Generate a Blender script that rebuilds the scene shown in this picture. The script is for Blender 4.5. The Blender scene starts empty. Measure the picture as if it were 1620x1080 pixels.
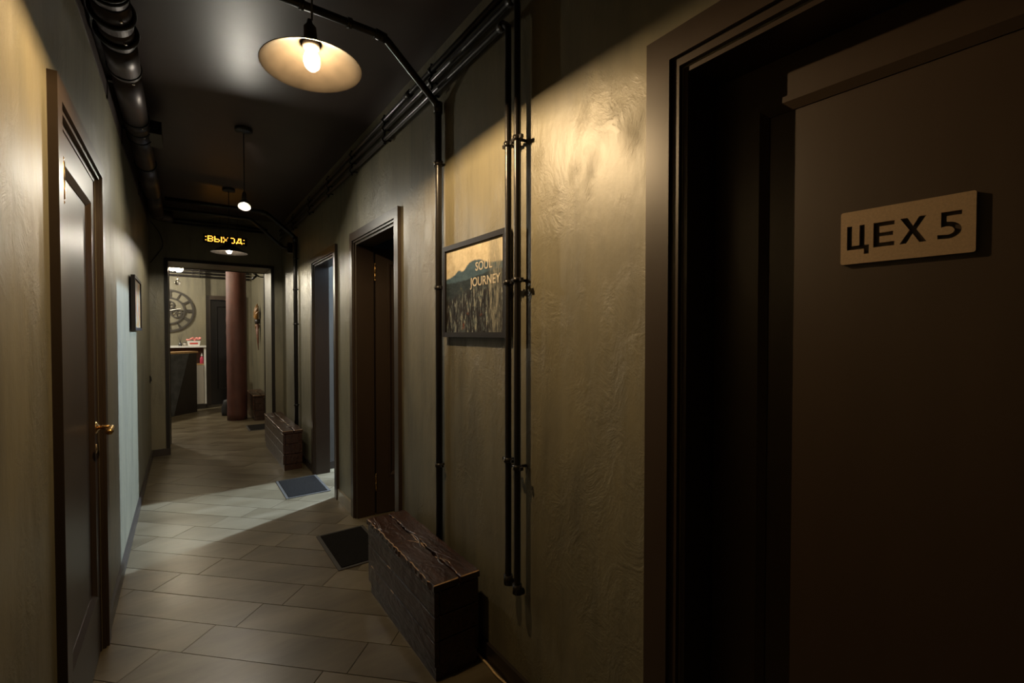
import bpy, bmesh, math, random
from mathutils import Vector, Matrix, noise as mnoise

random.seed(7)
S = bpy.context.scene
COL = S.collection
R = math.radians

# ------------------------------------------------------------------ camera
cam_d = bpy.data.cameras.new('camera')
cam_d.sensor_width = 36.0
cam_d.lens = 16.0
cam_d.clip_start = 0.02
cam = bpy.data.objects.new('camera', cam_d)
COL.objects.link(cam)
cam.location = (0, 0, 1.38)
cam.rotation_euler = (R(90 - 1.05), 0, -math.atan(520 / 720))
S.camera = cam

# ------------------------------------------------------------------ world, exposure
w = bpy.data.worlds.new('world')
S.world = w
w.use_nodes = True
w.node_tree.nodes['Background'].inputs[0].default_value = (0.004, 0.004, 0.005, 1)
w.node_tree.nodes['Background'].inputs[1].default_value = 1.0
S.view_settings.view_transform = 'Standard'
S.view_settings.look = 'None'
S.view_settings.exposure = 0.0
S.view_settings.gamma = 1.0
S.view_settings.use_curve_mapping = False

LAMP_WARM = ((1.0, 0.70, 0.37), 37000.0)     # nearest pendant
LAMP_CUP = ((1.0, 0.93, 0.78), 11000.0)      # second pendant
LAMP_FAR = ((1.0, 0.91, 0.75), 19000.0)       # third pendant
LAMP_GLOBE = ((1.0, 0.85, 0.60), 240.0)     # reception globes


def point_light(name, loc, energy, color, radius):
    d = bpy.data.lights.new(name, 'POINT')
    d.energy = energy
    d.color = color
    d.shadow_soft_size = radius
    o = bpy.data.objects.new(name, d)
    o.location = loc
    COL.objects.link(o)
    return o


point_light('side_room_light', (2.75, 4.74, 2.40), 1350, (0.56, 0.75, 1.0), 0.035)
point_light('dark_room_light', (3.0, 3.55, 2.45), 5, (0.55, 0.72, 1.0), 0.05)
point_light('reception_fill_light', (-0.95, 9.35, 2.42), 150, (1.0, 0.93, 0.78), 0.07)  # added fill lamp without a fixture, brightens the reception


# ------------------------------------------------------------------ materials
def new_mat(name):
    m = bpy.data.materials.new(name)
    m.use_nodes = True
    nt = m.node_tree
    b = nt.nodes['Principled BSDF']
    return m, nt, b


def N(nt, kind, **kw):
    n = nt.nodes.new(kind)
    for k, v in kw.items():
        if k in n.inputs:
            n.inputs[k].default_value = v
        else:
            setattr(n, k, v)
    return n


def L(nt, a, b):
    nt.links.new(a, b)


def ramp(nt, fac, stops):
    r = nt.nodes.new('ShaderNodeValToRGB')
    el = r.color_ramp.elements
    while len(el) < len(stops):
        el.new(0.5)
    for e, (p, c) in zip(el, stops):
        e.position = p
        e.color = (c[0], c[1], c[2], 1)
    if fac is not None:
        nt.links.new(fac, r.inputs[0])
    return r


def coords(nt, scale=(1, 1, 1), kind='Object', rot=(0, 0, 0)):
    tc = nt.nodes.new('ShaderNodeTexCoord')
    mp = nt.nodes.new('ShaderNodeMapping')
    mp.inputs['Scale'].default_value = scale
    mp.inputs['Rotation'].default_value = rot
    L(nt, tc.outputs[kind], mp.inputs[0])
    return mp.outputs[0]


def noise(nt, vec, scale, detail=4, rough=0.55, dist=0.0):
    n = N(nt, 'ShaderNodeTexNoise')
    n.inputs['Scale'].default_value = scale
    n.inputs['Detail'].default_value = detail
    n.inputs['Roughness'].default_value = rough
    n.inputs['Distortion'].default_value = dist
    L(nt, vec, n.inputs['Vector'])
    return n.outputs['Fac']


def bump(nt, bsdf, h, strength, dist):
    b = nt.nodes.new('ShaderNodeBump')
    b.inputs['Strength'].default_value = strength
    b.inputs['Distance'].default_value = dist
    L(nt, h, b.inputs['Height'])
    L(nt, b.outputs[0], bsdf.inputs['Normal'])
    return b


def math_n(nt, op, a, b=None, c=None):
    m = nt.nodes.new('ShaderNodeMath')
    m.operation = op
    for i, v in enumerate((a, b, c)):
        if v is None:
            continue
        if isinstance(v, (int, float)):
            m.inputs[i].default_value = v
        else:
            L(nt, v, m.inputs[i])
    return m.outputs[0]


def simple(name, col, rough=0.5, metal=0.0, var=0.15, scale=20.0, bmp=0.0, spec=0.5, stretch=(1, 1, 1)):
    m, nt, b = new_mat(name)
    v = coords(nt, stretch)
    n = noise(nt, v, scale)
    lo = [c * (1 - var) for c in col]
    hi = [min(1, c * (1 + var)) for c in col]
    r = ramp(nt, n, [(0.3, lo), (0.7, hi)])
    L(nt, r.outputs[0], b.inputs['Base Color'])
    b.inputs['Roughness'].default_value = rough
    b.inputs['Metallic'].default_value = metal
    b.inputs['Specular IOR Level'].default_value = spec
    if bmp:
        bump(nt, b, n, bmp, 0.002)
    return m


def emit(name, col, strength):
    m, nt, b = new_mat(name)
    b.inputs['Base Color'].default_value = (*col, 1)
    b.inputs['Emission Color'].default_value = (*col, 1)
    b.inputs['Emission Strength'].default_value = strength
    return m


def mat_plaster(name, base, bmp=0.8):
    m, nt, b = new_mat(name)
    big = noise(nt, coords(nt, (1.6, 1.6, 0.55)), 2.2, 5, 0.6, 0.4)
    streak = noise(nt, coords(nt, (9, 9, 1.1)), 2.0, 4, 0.6, 0.3)
    mixf = math_n(nt, 'ADD', math_n(nt, 'MULTIPLY', big, 0.6), math_n(nt, 'MULTIPLY', streak, 0.4))
    r = ramp(nt, mixf, [(0.30, [c * 0.58 for c in base]), (0.5, base),
                        (0.70, [min(1, base[0] * 1.28), min(1, base[1] * 1.25), min(1, base[2] * 1.16)])])
    L(nt, r.outputs[0], b.inputs['Base Color'])
    b.inputs['Roughness'].default_value = 0.46
    b.inputs['Specular IOR Level'].default_value = 0.7
    # trowel strokes: bent ridges over a gentle swell plus fine grit
    tr = noise(nt, coords(nt, (1.0, 1.0, 0.75)), 9.0, 8, 0.68, 0.7)
    ridge = math_n(nt, 'ABSOLUTE', math_n(nt, 'SUBTRACT', tr, 0.5))
    ridge = math_n(nt, 'MINIMUM', math_n(nt, 'MULTIPLY', ridge, 7.0), 1.0)
    patch = ramp(nt, noise(nt, coords(nt, (1.3, 1.3, 0.8)), 2.6, 4), [(0.46, (0.08, 0.08, 0.08)), (0.60, (1, 1, 1))]).outputs[0]
    ridge = math_n(nt, 'MULTIPLY', ridge, patch)
    swell = noise(nt, coords(nt, (2.2, 2.2, 1.0)), 2.4, 3)
    grit = noise(nt, coords(nt, (1, 1, 0.5)), 45.0, 4)
    h = math_n(nt, 'ADD', math_n(nt, 'MULTIPLY', ridge, 0.32),
               math_n(nt, 'ADD', math_n(nt, 'MULTIPLY', swell, 0.9), math_n(nt, 'MULTIPLY', grit, 0.16)))
    bump(nt, b, h, bmp, 0.006)
    return m


def mat_tile():
    m, nt, b = new_mat('stone_look_tile')
    oi = nt.nodes.new('ShaderNodeObjectInfo')
    geo = nt.nodes.new('ShaderNodeNewGeometry')
    mp = nt.nodes.new('ShaderNodeMapping')
    mp.inputs['Scale'].default_value = (1.0, 1.0, 1.0)
    L(nt, geo.outputs['Position'], mp.inputs[0])
    rotm = nt.nodes.new('ShaderNodeMapping')
    rotm.inputs['Rotation'].default_value = (0, 0, R(45))
    rotm.inputs['Scale'].default_value = (0.9, 3.0, 1)
    L(nt, geo.outputs['Position'], rotm.inputs[0])
    off = nt.nodes.new('ShaderNodeVectorMath')
    off.operation = 'ADD'
    cmb = nt.nodes.new('ShaderNodeCombineXYZ')
    L(nt, math_n(nt, 'MULTIPLY', oi.outputs['Random'], 37.0), cmb.inputs[2])
    L(nt, rotm.outputs[0], off.inputs[0])
    L(nt, cmb.outputs[0], off.inputs[1])
    n1 = noise(nt, off.outputs[0], 1.6, 4, 0.5, 0.2)
    n2 = noise(nt, off.outputs[0], 14.0, 4, 0.6)
    f = math_n(nt, 'ADD', math_n(nt, 'MULTIPLY', n1, 0.8),
               math_n(nt, 'ADD', math_n(nt, 'MULTIPLY', n2, 0.16), math_n(nt, 'MULTIPLY', oi.outputs['Random'], 0.12)))
    r = ramp(nt, f, [(0.36, (0.068, 0.051, 0.028)), (0.52, (0.102, 0.080, 0.046)), (0.70, (0.150, 0.122, 0.076))])
    L(nt, r.outputs[0], b.inputs['Base Color'])
    rr = ramp(nt, n1, [(0.3, (0.30, 0.30, 0.30)), (0.7, (0.38, 0.38, 0.38))])
    L(nt, rr.outputs[0], b.inputs['Roughness'])
    bump(nt, b, n2, 0.12, 0.002)
    return m


def mat_wood(name, dark, light, rough=0.3, bmp=0.6, axis=(12, 1.2, 12)):
    m, nt, b = new_mat(name)
    v = coords(nt, axis)
    g = noise(nt, v, 2.5, 7, 0.65, 1.2)
    s = noise(nt, coords(nt, (axis[0] * 0.35, axis[1] * 1.5, axis[2] * 0.35)), 3.5, 3, 0.5, 2.5)
    r = ramp(nt, g, [(0.3, dark), (0.72, light)])
    L(nt, r.outputs[0], b.inputs['Base Color'])
    b.inputs['Roughness'].default_value = rough
    h = math_n(nt, 'ADD', math_n(nt, 'MULTIPLY', g, 0.4), s)
    bump(nt, b, h, bmp, 0.008)
    return m


def mat_ceiling():
    m, nt, b = new_mat('dark_brown_ceiling_paint')
    n = noise(nt, coords(nt), 3.0, 4)
    r = ramp(nt, n, [(0.3, (0.046, 0.033, 0.030)), (0.7, (0.062, 0.045, 0.041))])
    L(nt, r.outputs[0], b.inputs['Base Color'])
    b.inputs['Roughness'].default_value = 0.40
    b.inputs['Specular IOR Level'].default_value = 0.6
    bump(nt, b, noise(nt, coords(nt), 40, 3), 0.05, 0.002)
    return m


def mat_painting_mountain():
    m, nt, b = new_mat('painted_mountain_canvas')
    tc = nt.nodes.new('ShaderNodeTexCoord')
    sp = nt.nodes.new('ShaderNodeSeparateXYZ')
    L(nt, tc.outputs['Generated'], sp.inputs[0])
    u = math_n(nt, 'SUBTRACT', 1.0, sp.outputs[1])
    v = sp.outputs[2]
    rag = noise(nt, coords(nt), 26, 6, 0.7)

    def curve(pts):
        fc = nt.nodes.new('ShaderNodeFloatCurve')
        c = fc.mapping.curves[0]
        while len(c.points) < len(pts):
            c.points.new(0.5, 0.5)
        for p, (x, y) in zip(c.points, pts):
            p.location = (x, y)
        fc.mapping.update()
        L(nt, u, fc.inputs['Value'])
        return fc.outputs[0]

    def below(h, jag=0.05, soft=0.01):
        d = math_n(nt, 'SUBTRACT', math_n(nt, 'ADD', h, math_n(nt, 'MULTIPLY', math_n(nt, 'SUBTRACT', rag, 0.5), jag)), v)
        mr = nt.nodes.new('ShaderNodeMapRange')
        L(nt, d, mr.inputs[0])
        mr.inputs[1].default_value = -soft
        mr.inputs[2].default_value = soft
        return mr.outputs[0]

    def mix(f, a, bb):
        x = nt.nodes.new('ShaderNodeMix')
        x.data_type = 'RGBA'
        for i, s in ((0, f), (6, a), (7, bb)):
            if isinstance(s, (tuple, list)):
                x.inputs[i].default_value = (*s, 1)
            else:
                L(nt, s, x.inputs[i])
        return x.outputs[2]

    sky = ramp(nt, noise(nt, coords(nt), 12, 6, 0.7), [(0.3, (0.32, 0.27, 0.18)), (0.6, (0.56, 0.49, 0.36))]).outputs[0]
    blue = ramp(nt, noise(nt, coords(nt, (1, 1, 2)), 18, 6, 0.7), [(0.3, (0.022, 0.046, 0.070)), (0.7, (0.07, 0.115, 0.15))]).outputs[0]
    field = ramp(nt, noise(nt, coords(nt, (1, 1, 2.5)), 22, 6, 0.7),
                 [(0.3, (0.006, 0.010, 0.014)), (0.6, (0.025, 0.036, 0.042)), (0.8, (0.12, 0.11, 0.04))]).outputs[0]
    drip_n = noise(nt, coords(nt, (16, 16, 3.4)), 5, 7, 0.72, 0.5)
    drip = ramp(nt, drip_n, [(0.38, (0.004, 0.004, 0.006)), (0.50, (0.022, 0.017, 0.016)), (0.57, (0.075, 0.10, 0.11)),
                             (0.62, (0.30, 0.29, 0.22)), (0.70, (0.05, 0.09, 0.13)), (0.78, (0.16, 0.13, 0.03))]).outputs[0]
    rust = ramp(nt, noise(nt, coords(nt), 20, 5, 0.7), [(0.60, (0, 0, 0)), (0.7, (1, 1, 1))]).outputs[0]
    c = mix(below(curve([(0, 0.66), (0.12, 0.675), (0.25, 0.73), (0.32, 0.72), (0.45, 0.80), (0.6, 0.81), (0.75, 0.76), (1, 0.74)])), sky, blue)
    c = mix(below(curve([(0, 0.60), (0.3, 0.60), (0.5, 0.62), (0.8, 0.66), (1, 0.66)])), c, field)
    c = mix(below(curve([(0, 0.38), (0.3, 0.45), (0.5, 0.50), (0.8, 0.52), (1, 0.58)]), 0.16, 0.05), c, drip)
    c = mix(math_n(nt, 'MULTIPLY', rust, below(curve([(0, 0.1), (0.35, 0.2), (0.5, 0.45), (0.7, 0.45), (1, 0.2)]), 0.1, 0.04)), c, (0.16, 0.045, 0.015))
    # pale vertical drip on the right
    wgt = nt.nodes.new('ShaderNodeFloatCurve')
    cc = wgt.mapping.curves[0]
    pts = [(0, 0), (0.72, 0.0), (0.82, 0.75), (0.9, 0.75), (0.97, 0.1), (1, 0)]
    while len(cc.points) < len(pts):
        cc.points.new(0.5, 0.5)
    for p, (x, y) in zip(cc.points, pts):
        p.location = (x, y)
    wgt.mapping.update()
    L(nt, u, wgt.inputs['Value'])
    pale = ramp(nt, drip_n, [(0.35, (0.07, 0.09, 0.10)), (0.6, (0.22, 0.205, 0.16))]).outputs[0]
    c = mix(math_n(nt, 'MULTIPLY', wgt.outputs[0], ramp(nt, drip_n, [(0.35, (0.2, 0.2, 0.2)), (0.55, (1, 1, 1))]).outputs[0]), c, pale)
    L(nt, c, b.inputs['Base Color'])
    b.inputs['Roughness'].default_value = 0.7
    b.inputs['Specular IOR Level'].default_value = 0.15
    bump(nt, b, rag, 0.3, 0.002)
    return m


def mat_painting_abstract():
    m, nt, b = new_mat('painted_abstract_canvas')
    n = noise(nt, coords(nt, (1, 1, 0.7), 'Object'), 7, 5, 0.6, 1.5)
    r = ramp(nt, n, [(0.25, (0.05, 0.08, 0.11)), (0.40, (0.13, 0.15, 0.16)), (0.50, (0.20, 0.13, 0.045)),
                     (0.60, (0.16, 0.045, 0.028)), (0.72, (0.18, 0.15, 0.12))])
    L(nt, r.outputs[0], b.inputs['Base Color'])
    b.inputs['Roughness'].default_value = 0.8
    b.inputs['Specular IOR Level'].default_value = 0.15
    return m


M = dict(
    plaster=mat_plaster('olive_plaster', (0.140, 0.124, 0.078)),
    plaster_plain=mat_plaster('pale_plaster', (0.075, 0.072, 0.066), 0.25),
    ceiling=mat_ceiling(),
    grout=simple('dark_grout', (0.045, 0.036, 0.027), 0.85, var=0.2, scale=60),
    tile=mat_tile(),
    door=simple('satin_brown_door_paint', (0.032, 0.020, 0.012), 0.38, var=0.06, scale=6, bmp=0.03, stretch=(4, 4, 0.6)),
    skirting=simple('dark_skirting', (0.030, 0.023, 0.020), 0.35, var=0.1, scale=10),
    tile_skirting=simple('stone_skirting', (0.20, 0.17, 0.12), 0.30, var=0.2, scale=8),
    pipe=simple('black_pipe_paint', (0.012, 0.010, 0.009), 0.30, var=0.15, scale=30, spec=0.45),
    duct=simple('dark_brown_duct_metal', (0.060, 0.046, 0.042), 0.42, metal=0.5, var=0.12, scale=8),
    rubber=simple('black_rubber', (0.008, 0.008, 0.008), 0.5, var=0.1),
    steel=simple('bright_screw_steel', (0.6, 0.57, 0.52), 0.25, metal=1.0, var=0.05),
    brass=simple('brass', (0.72, 0.44, 0.16), 0.25, metal=1.0, var=0.12, scale=30),
    shade_out=simple('shade_outer_black', (0.030, 0.025, 0.022), 0.45, var=0.1),
    shade_in=simple('shade_inner_grey', (0.0042, 0.0034, 0.0026), 0.7, var=0.25, scale=12, spec=0.03),
    cord=simple('cord_black', (0.010, 0.009, 0.009), 0.6, var=0.1),
    bench=mat_wood('dark_lacquered_wood', (0.011, 0.0042, 0.002), (0.055, 0.021, 0.009), 0.30, 0.8),
    bench_highlight=simple('wood_edge_highlight', (0.36, 0.22, 0.11), 0.28, var=0.5, scale=26, bmp=0.4),  # pale tone paints edge highlights onto the bench planks
    mat=simple('charcoal_mat_pile', (0.008, 0.0065, 0.005), 0.95, var=0.4, scale=180, bmp=0.6, spec=0.1),
    mat_rim=simple('grey_mat_rim', (0.034, 0.028, 0.021), 0.7, var=0.1, scale=40),
    frame=simple('black_picture_frame', (0.012, 0.010, 0.010), 0.5, var=0.1, scale=20, spec=0.2),
    art1=mat_painting_mountain(),
    art2=mat_painting_abstract(),
    cream=simple('cream_lettering', (0.44, 0.38, 0.28), 0.5, var=0.15, scale=60),
    plate=simple('bronze_sign_plate', (0.24, 0.165, 0.095), 0.5, metal=0.2, var=0.10, scale=220, bmp=0.1),
    column=simple('red_brown_column_plaster', (0.070, 0.021, 0.013), 0.65, var=0.22, scale=5, bmp=0.5, stretch=(2, 2, 1)),
    clock=simple('bronze_clock_metal', (0.030, 0.024, 0.016), 0.6, var=0.15, scale=15),
    silver=simple('silver_hand', (0.75, 0.74, 0.70), 0.3, metal=0.6, var=0.05),
    white=simple('white_laminate', (0.66, 0.65, 0.61), 0.4, var=0.04, scale=5),
    grey_lam=simple('greige_laminate', (0.30, 0.27, 0.22), 0.5, var=0.06, scale=5, stretch=(1, 1, 0.2)),
    counter=simple('black_brown_counter', (0.018, 0.013, 0.010), 0.4, var=0.15, scale=8),
    stone=simple('dark_grey_stone_panel', (0.055, 0.056, 0.058), 0.55, var=0.45, scale=9, bmp=0.3),
    oak=mat_wood('oak_counter_top', (0.30, 0.17, 0.06), (0.50, 0.31, 0.13), 0.4, 0.2, (1.2, 12, 12)),
    red=simple('red_print', (0.45, 0.03, 0.02), 0.5, var=0.1),
    pinkred=simple('raspberry_plastic', (0.42, 0.04, 0.08), 0.35, var=0.08),
    pink=simple('pink_petal', (0.75, 0.28, 0.24), 0.6, var=0.25, scale=40),
    lilac=simple('lilac_petal', (0.30, 0.24, 0.42), 0.6, var=0.25, scale=40),
    glassy=simple('smoked_bottle', (0.05, 0.05, 0.05), 0.1, var=0.05),
    carved=simple('gilded_brown_carving', (0.17, 0.085, 0.022), 0.4, var=0.6, scale=18, bmp=0.5),
    carved_dark=simple('dark_red_brown_strap', (0.12, 0.05, 0.028), 0.5, var=0.3, scale=18),
    bag=simple('black_nylon', (0.010, 0.010, 0.011), 0.6, var=0.2, scale=30, bmp=0.3),
    wire=simple('beige_cable_sleeve', (0.62, 0.45, 0.24), 0.45, var=0.05),
    panel=simple('led_panel_black', (0.006, 0.005, 0.005), 0.3, var=0.1),
    led=emit('amber_led', (1.0, 0.42, 0.05), 2.6),
    bulb_warm=emit('warm_bulb_glow', *LAMP_WARM),
    bulb_cup=emit('neutral_bulb_glow', *LAMP_CUP),
    bulb_far=emit('neutral_far_bulb_glow', *LAMP_FAR),
    globe=emit('globe_glow', *LAMP_GLOBE),
)
gm, gnt, gb = new_mat('clear_glass')
gb.inputs['Transmission Weight'].default_value = 1.0
gb.inputs['Roughness'].default_value = 0.03
M['glass'] = gm
em, ent, eb = new_mat('clear_bulb_envelope')
eb.inputs['Base Color'].default_value = (1, 0.95, 0.85, 1)
eb.inputs['Roughness'].default_value = 0.05
eb.inputs['Alpha'].default_value = 0.06
M['envelope'] = em


# ------------------------------------------------------------------ mesh tools
class MB:
    def __init__(s):
        s.bm = bmesh.new()

    def box(s, lo, hi, mi=0):
        lo, hi = [min(a, b) for a, b in zip(lo, hi)], [max(a, b) for a, b in zip(lo, hi)]
        v = [s.bm.verts.new((x, y, z)) for x in (lo[0], hi[0]) for y in (lo[1], hi[1]) for z in (lo[2], hi[2])]
        for f in ((0, 1, 3, 2), (4, 6, 7, 5), (0, 4, 5, 1), (2, 3, 7, 6), (0, 2, 6, 4), (1, 5, 7, 3)):
            s.bm.faces.new([v[i] for i in f]).material_index = mi
        return s

    def bevel(s, wdt, seg=2):
        es = [e for e in s.bm.edges if e.is_manifold and e.calc_face_angle(0) > 0.5]
        bmesh.ops.bevel(s.bm, geom=es, offset=wdt, segments=seg, affect='EDGES', profile=0.6)
        return s

    def tube(s, pts, r, n=12, caps=True, mi=0):
        pts = [Vector(p) for p in pts]
        rs = r if isinstance(r, (list, tuple)) else [r] * len(pts)
        rings = []
        up = None
        for i, p in enumerate(pts):
            a = pts[max(0, i - 1)]
            b = pts[min(len(pts) - 1, i + 1)]
            t = (b - a).normalized()
            if up is None:
                up = Vector((0, 0, 1)) if abs(t.z) < 0.9 else Vector((1, 0, 0))
            sx = t.cross(up).normalized()
            up = sx.cross(t).normalized()
            rings.append([s.bm.verts.new(p + (sx * math.cos(k / n * math.tau) + up * math.sin(k / n * math.tau)) * rs[i]) for k in range(n)])
        for a, b in zip(rings, rings[1:]):
            for k in range(n):
                f = s.bm.faces.new((a[k], a[(k + 1) % n], b[(k + 1) % n], b[k]))
                f.smooth = True
                f.material_index = mi
        if caps:
            s.bm.faces.new(rings[0][::-1]).material_index = mi
            s.bm.faces.new(rings[-1]).material_index = mi
        return s

    def lathe(s, prof, c=(0, 0, 0), n=24, mi=0, mat=None):
        """prof: list of (r, z); closed at r = 0 ends"""
        rings = []
        c = Vector(c)

        def T(x, y, z):
            p = Vector((x, y, z))
            if mat is not None:
                p = mat @ p
            return s.bm.verts.new(p + c)
        for r, z in prof:
            if r < 1e-6:
                rings.append([T(0, 0, z)])
            else:
                rings.append([T(r * math.cos(k / n * math.tau), r * math.sin(k / n * math.tau), z) for k in range(n)])
        for a, b in zip(rings, rings[1:]):
            for k in range(n):
                k2 = (k + 1) % n
                if len(a) == 1 and len(b) == 1:
                    continue
                if len(a) == 1:
                    f = s.bm.faces.new((a[0], b[k2], b[k]))
                elif len(b) == 1:
                    f = s.bm.faces.new((a[k], a[k2], b[0]))
                else:
                    f = s.bm.faces.new((a[k], a[k2], b[k2], b[k]))
                f.smooth = True
                f.material_index = mi
        return s

    def prism(s, poly, mat, depth, mi=0):
        """2D polygon (x, y) extruded by depth along local z, placed by mat"""
        a = [s.bm.verts.new(mat @ Vector((x, y, 0))) for x, y in poly]
        b = [s.bm.verts.new(mat @ Vector((x, y, depth))) for x, y in poly]
        n = len(poly)
        s.bm.faces.new(a[::-1]).material_index = mi
        s.bm.faces.new(b).material_index = mi
        for i in range(n):
            j = (i + 1) % n
            s.bm.faces.new((a[i], a[j], b[j], b[i])).material_index = mi
        return s

    def mesh(s, name, fix=True):
        if fix:
            bmesh.ops.recalc_face_normals(s.bm, faces=s.bm.faces[:])
        me = bpy.data.meshes.new(name)
        s.bm.to_mesh(me)
        s.bm.free()
        return me

    def build(s, name, mats, parent=None):
        return obj(name, s.mesh(name), mats, parent)


def obj(name, me, mats=None, parent=None):
    o = bpy.data.objects.new(name, me)
    COL.objects.link(o)
    if mats is not None:
        if not isinstance(mats, (list, tuple)):
            mats = [mats]
        if not me.materials:
            for m in mats:
                me.materials.append(m)
    if parent is not None:
        o.parent = parent
    return o


def empty(name, loc=(0, 0, 0), rz=0.0):
    o = bpy.data.objects.new(name, None)
    o.empty_display_size = 0.05
    COL.objects.link(o)
    o.location = loc
    o.rotation_euler = (0, 0, rz)
    return o


def tag(o, label, cat, group=None, kind=None):
    o['label'] = label
    o['category'] = cat
    if group:
        o['group'] = group
    if kind:
        o['kind'] = kind
    return o


def struct(o, label=None):
    o['kind'] = 'structure'
    if label:
        o['label'] = label
    return o


def box(name, lo, hi, mats, parent=None, bev=0.0, seg=2):
    m = MB().box(lo, hi)
    if bev:
        m.bevel(bev, seg)
    return m.build(name, mats, parent)


def arc_path(pts, rad, n=6):
    """polyline with rounded corners"""
    pts = [Vector(p) for p in pts]
    out = [pts[0]]
    for a, b, c in zip(pts, pts[1:], pts[2:]):
        d0 = (a - b).normalized()
        d1 = (c - b).normalized()
        rr = min(rad, (a - b).length * 0.49, (c - b).length * 0.49)
        p0 = b + d0 * rr
        p1 = b + d1 * rr
        for i in range(n + 1):
            t = i / n
            out.append(p0 * (1 - t) ** 2 + b * 2 * t * (1 - t) + p1 * t * t)
    out.append(pts[-1])
    return out


def frame_mat(origin, xdir, ydir):
    x = Vector(xdir).normalized()
    y = Vector(ydir).normalized()
    z = x.cross(y)
    return Matrix((( x.x, y.x, z.x, origin[0]), (x.y, y.y, z.y, origin[1]), (x.z, y.z, z.z, origin[2]), (0, 0, 0, 1)))


def text_mesh(txt, size, depth, mat, spacing=1.0, bold=0.0):
    cu = bpy.data.curves.new('lettering', 'FONT')
    cu.body = txt
    cu.size = size
    cu.extrude = depth
    cu.space_character = spacing
    cu.offset = bold
    o = bpy.data.objects.new('lettering_tmp', cu)
    COL.objects.link(o)
    bpy.context.view_layer.update()
    dg = bpy.context.evaluated_depsgraph_get()
    me = bpy.data.meshes.new_from_object(o.evaluated_get(dg))
    me.transform(mat)
    bpy.data.objects.remove(o)
    return me


def poly_curve_mesh(loops, depth, mat):
    """filled 2D curve: first loop is the outline, the others are holes"""
    cu = bpy.data.curves.new('plate', 'CURVE')
    cu.dimensions = '2D'
    cu.fill_mode = 'BOTH'
    cu.extrude = depth / 2
    for lp in loops:
        sp = cu.splines.new('POLY')
        sp.points.add(len(lp) - 1)
        for p, (x, y) in zip(sp.points, lp):
            p.co = (x, y, 0, 1)
        sp.use_cyclic_u = True
    o = bpy.data.objects.new('plate_tmp', cu)
    COL.objects.link(o)
    bpy.context.view_layer.update()
    dg = bpy.context.evaluated_depsgraph_get()
    me = bpy.data.meshes.new_from_object(o.evaluated_get(dg))
    me.transform(mat)
    bpy.data.objects.remove(o)
    return me


# ------------------------------------------------------------------ dimensions
XL, XR, YE, ZC = -0.30, 1.035, 6.45, 2.78
YP = 7.08                   # room side of the thick end wall
WT = 0.135                  # wall thickness at the doors
YB = -1.6                   # wall behind the camera
RX0, RX1 = -2.3, 1.12       # reception
RY1, RY2 = 10.40, 10.47

# door openings on the right wall: (y0, y1, ztop, casing width)
D5 = (-0.09, 0.690, 2.050)
D3 = (2.615, 3.405, 2.040)
D4 = (3.960, 4.705, 2.035)
DL = (1.865, 2.635, 2.035)


def wall_with_openings(name, x0, x1, ya, yb, ops, mats):
    m = MB()
    y = ya
    for (a, b, zt) in sorted(ops):
        m.box((x0, y, 0), (x1, a, ZC))
        m.box((x0, a, zt), (x1, b, ZC))
        y = b
    m.box((x0, y, 0), (x1, yb, ZC))
    return struct(m.build(name, mats))


wall_with_openings('wall_right', XR, XR + WT, YB, YE + 0.02, [D5, D3, D4], M['plaster'])
wall_with_openings('wall_left', XL - WT, XL, YB, YE + 0.02, [DL], M['plaster'])
struct(box('wall_back', (XL - WT, YB - 0.1, 0), (XR + WT, YB, ZC), M['plaster']))

# thick end wall with the portal
OX0, OX1, OZ = -0.140, 0.912, 2.200
m = MB()
m.box((RX0, YE, 0), (OX0, YP, ZC))
m.box((OX1, YE, 0), (RX1 + WT, YP, ZC))
m.box((OX0, YE, OZ), (OX1, YP, ZC))
struct(m.build('wall_end', M['plaster']))


def portal_trim(name, y, face, t=0.010, wd=0.028):
    """black angle strip round the portal edge"""
    m_ = MB()
    y0, y1 = y - t, y + t
    m_.box((OX0 - wd, y0, 0), (OX0 + 0.008, y1, OZ + wd))
    m_.box((OX1 - 0.008, y0, 0), (OX1 + wd, y1, OZ + wd))
    m_.box((OX0 + 0.008, y0, OZ - 0.008), (OX1 - 0.008, y1, OZ + wd))
    return struct(m_.build(name, M['pipe']))


portal_trim('trim_1', YE, -1)
portal_trim('trim_2', YP, 1)

# reception shell
struct(box('wall_reception_left', (RX0 - 0.1, YP, 0), (RX0, RY2, ZC), M['plaster']))
struct(box('wall_reception_right', (RX1, YP, 0), (RX1 + 0.1, RY2 + 0.1, ZC), M['plaster']))
struct(box('wall_reception_clock', (RX0, RY1, 0), (0.352, RY2, ZC), M['plaster']))
m = MB()
m.box((0.352, RY2, 2.02), (1.12, RY2 + 0.1, ZC))
m.box((1.02, RY2, 0), (1.12, RY2 + 0.1, 2.02))
struct(m.build('wall_reception_back', M['plaster']))

# rooms behind the right-hand doors
xa = XR + WT
struct(box('wall_room_party', (xa, 4.83, 0), (3.6, 4.93, ZC), M['plaster_plain']))
struct(box('wall_room_divider', (xa, 3.62, 0), (3.6, 3.70, ZC), M['plaster_plain']))
struct(box('wall_room_near', (xa, 1.20, 0), (3.6, 1.30, ZC), M['plaster_plain']))
struct(box('wall_room_far', (3.6, 1.20, 0), (3.7, 4.93, ZC), M['plaster_plain']))

struct(box('ceiling', (RX0 - 0.1, YB - 0.1, ZC), (3.7, RY2 + 0.1, ZC + 0.08), M['ceiling']))
# dark strip in the ceiling colour high on the left wall, behind the duct
struct(box('trim_3', (XL, YB, 2.565), (XL + 0.004, YE, ZC), M['ceiling']))

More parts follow.
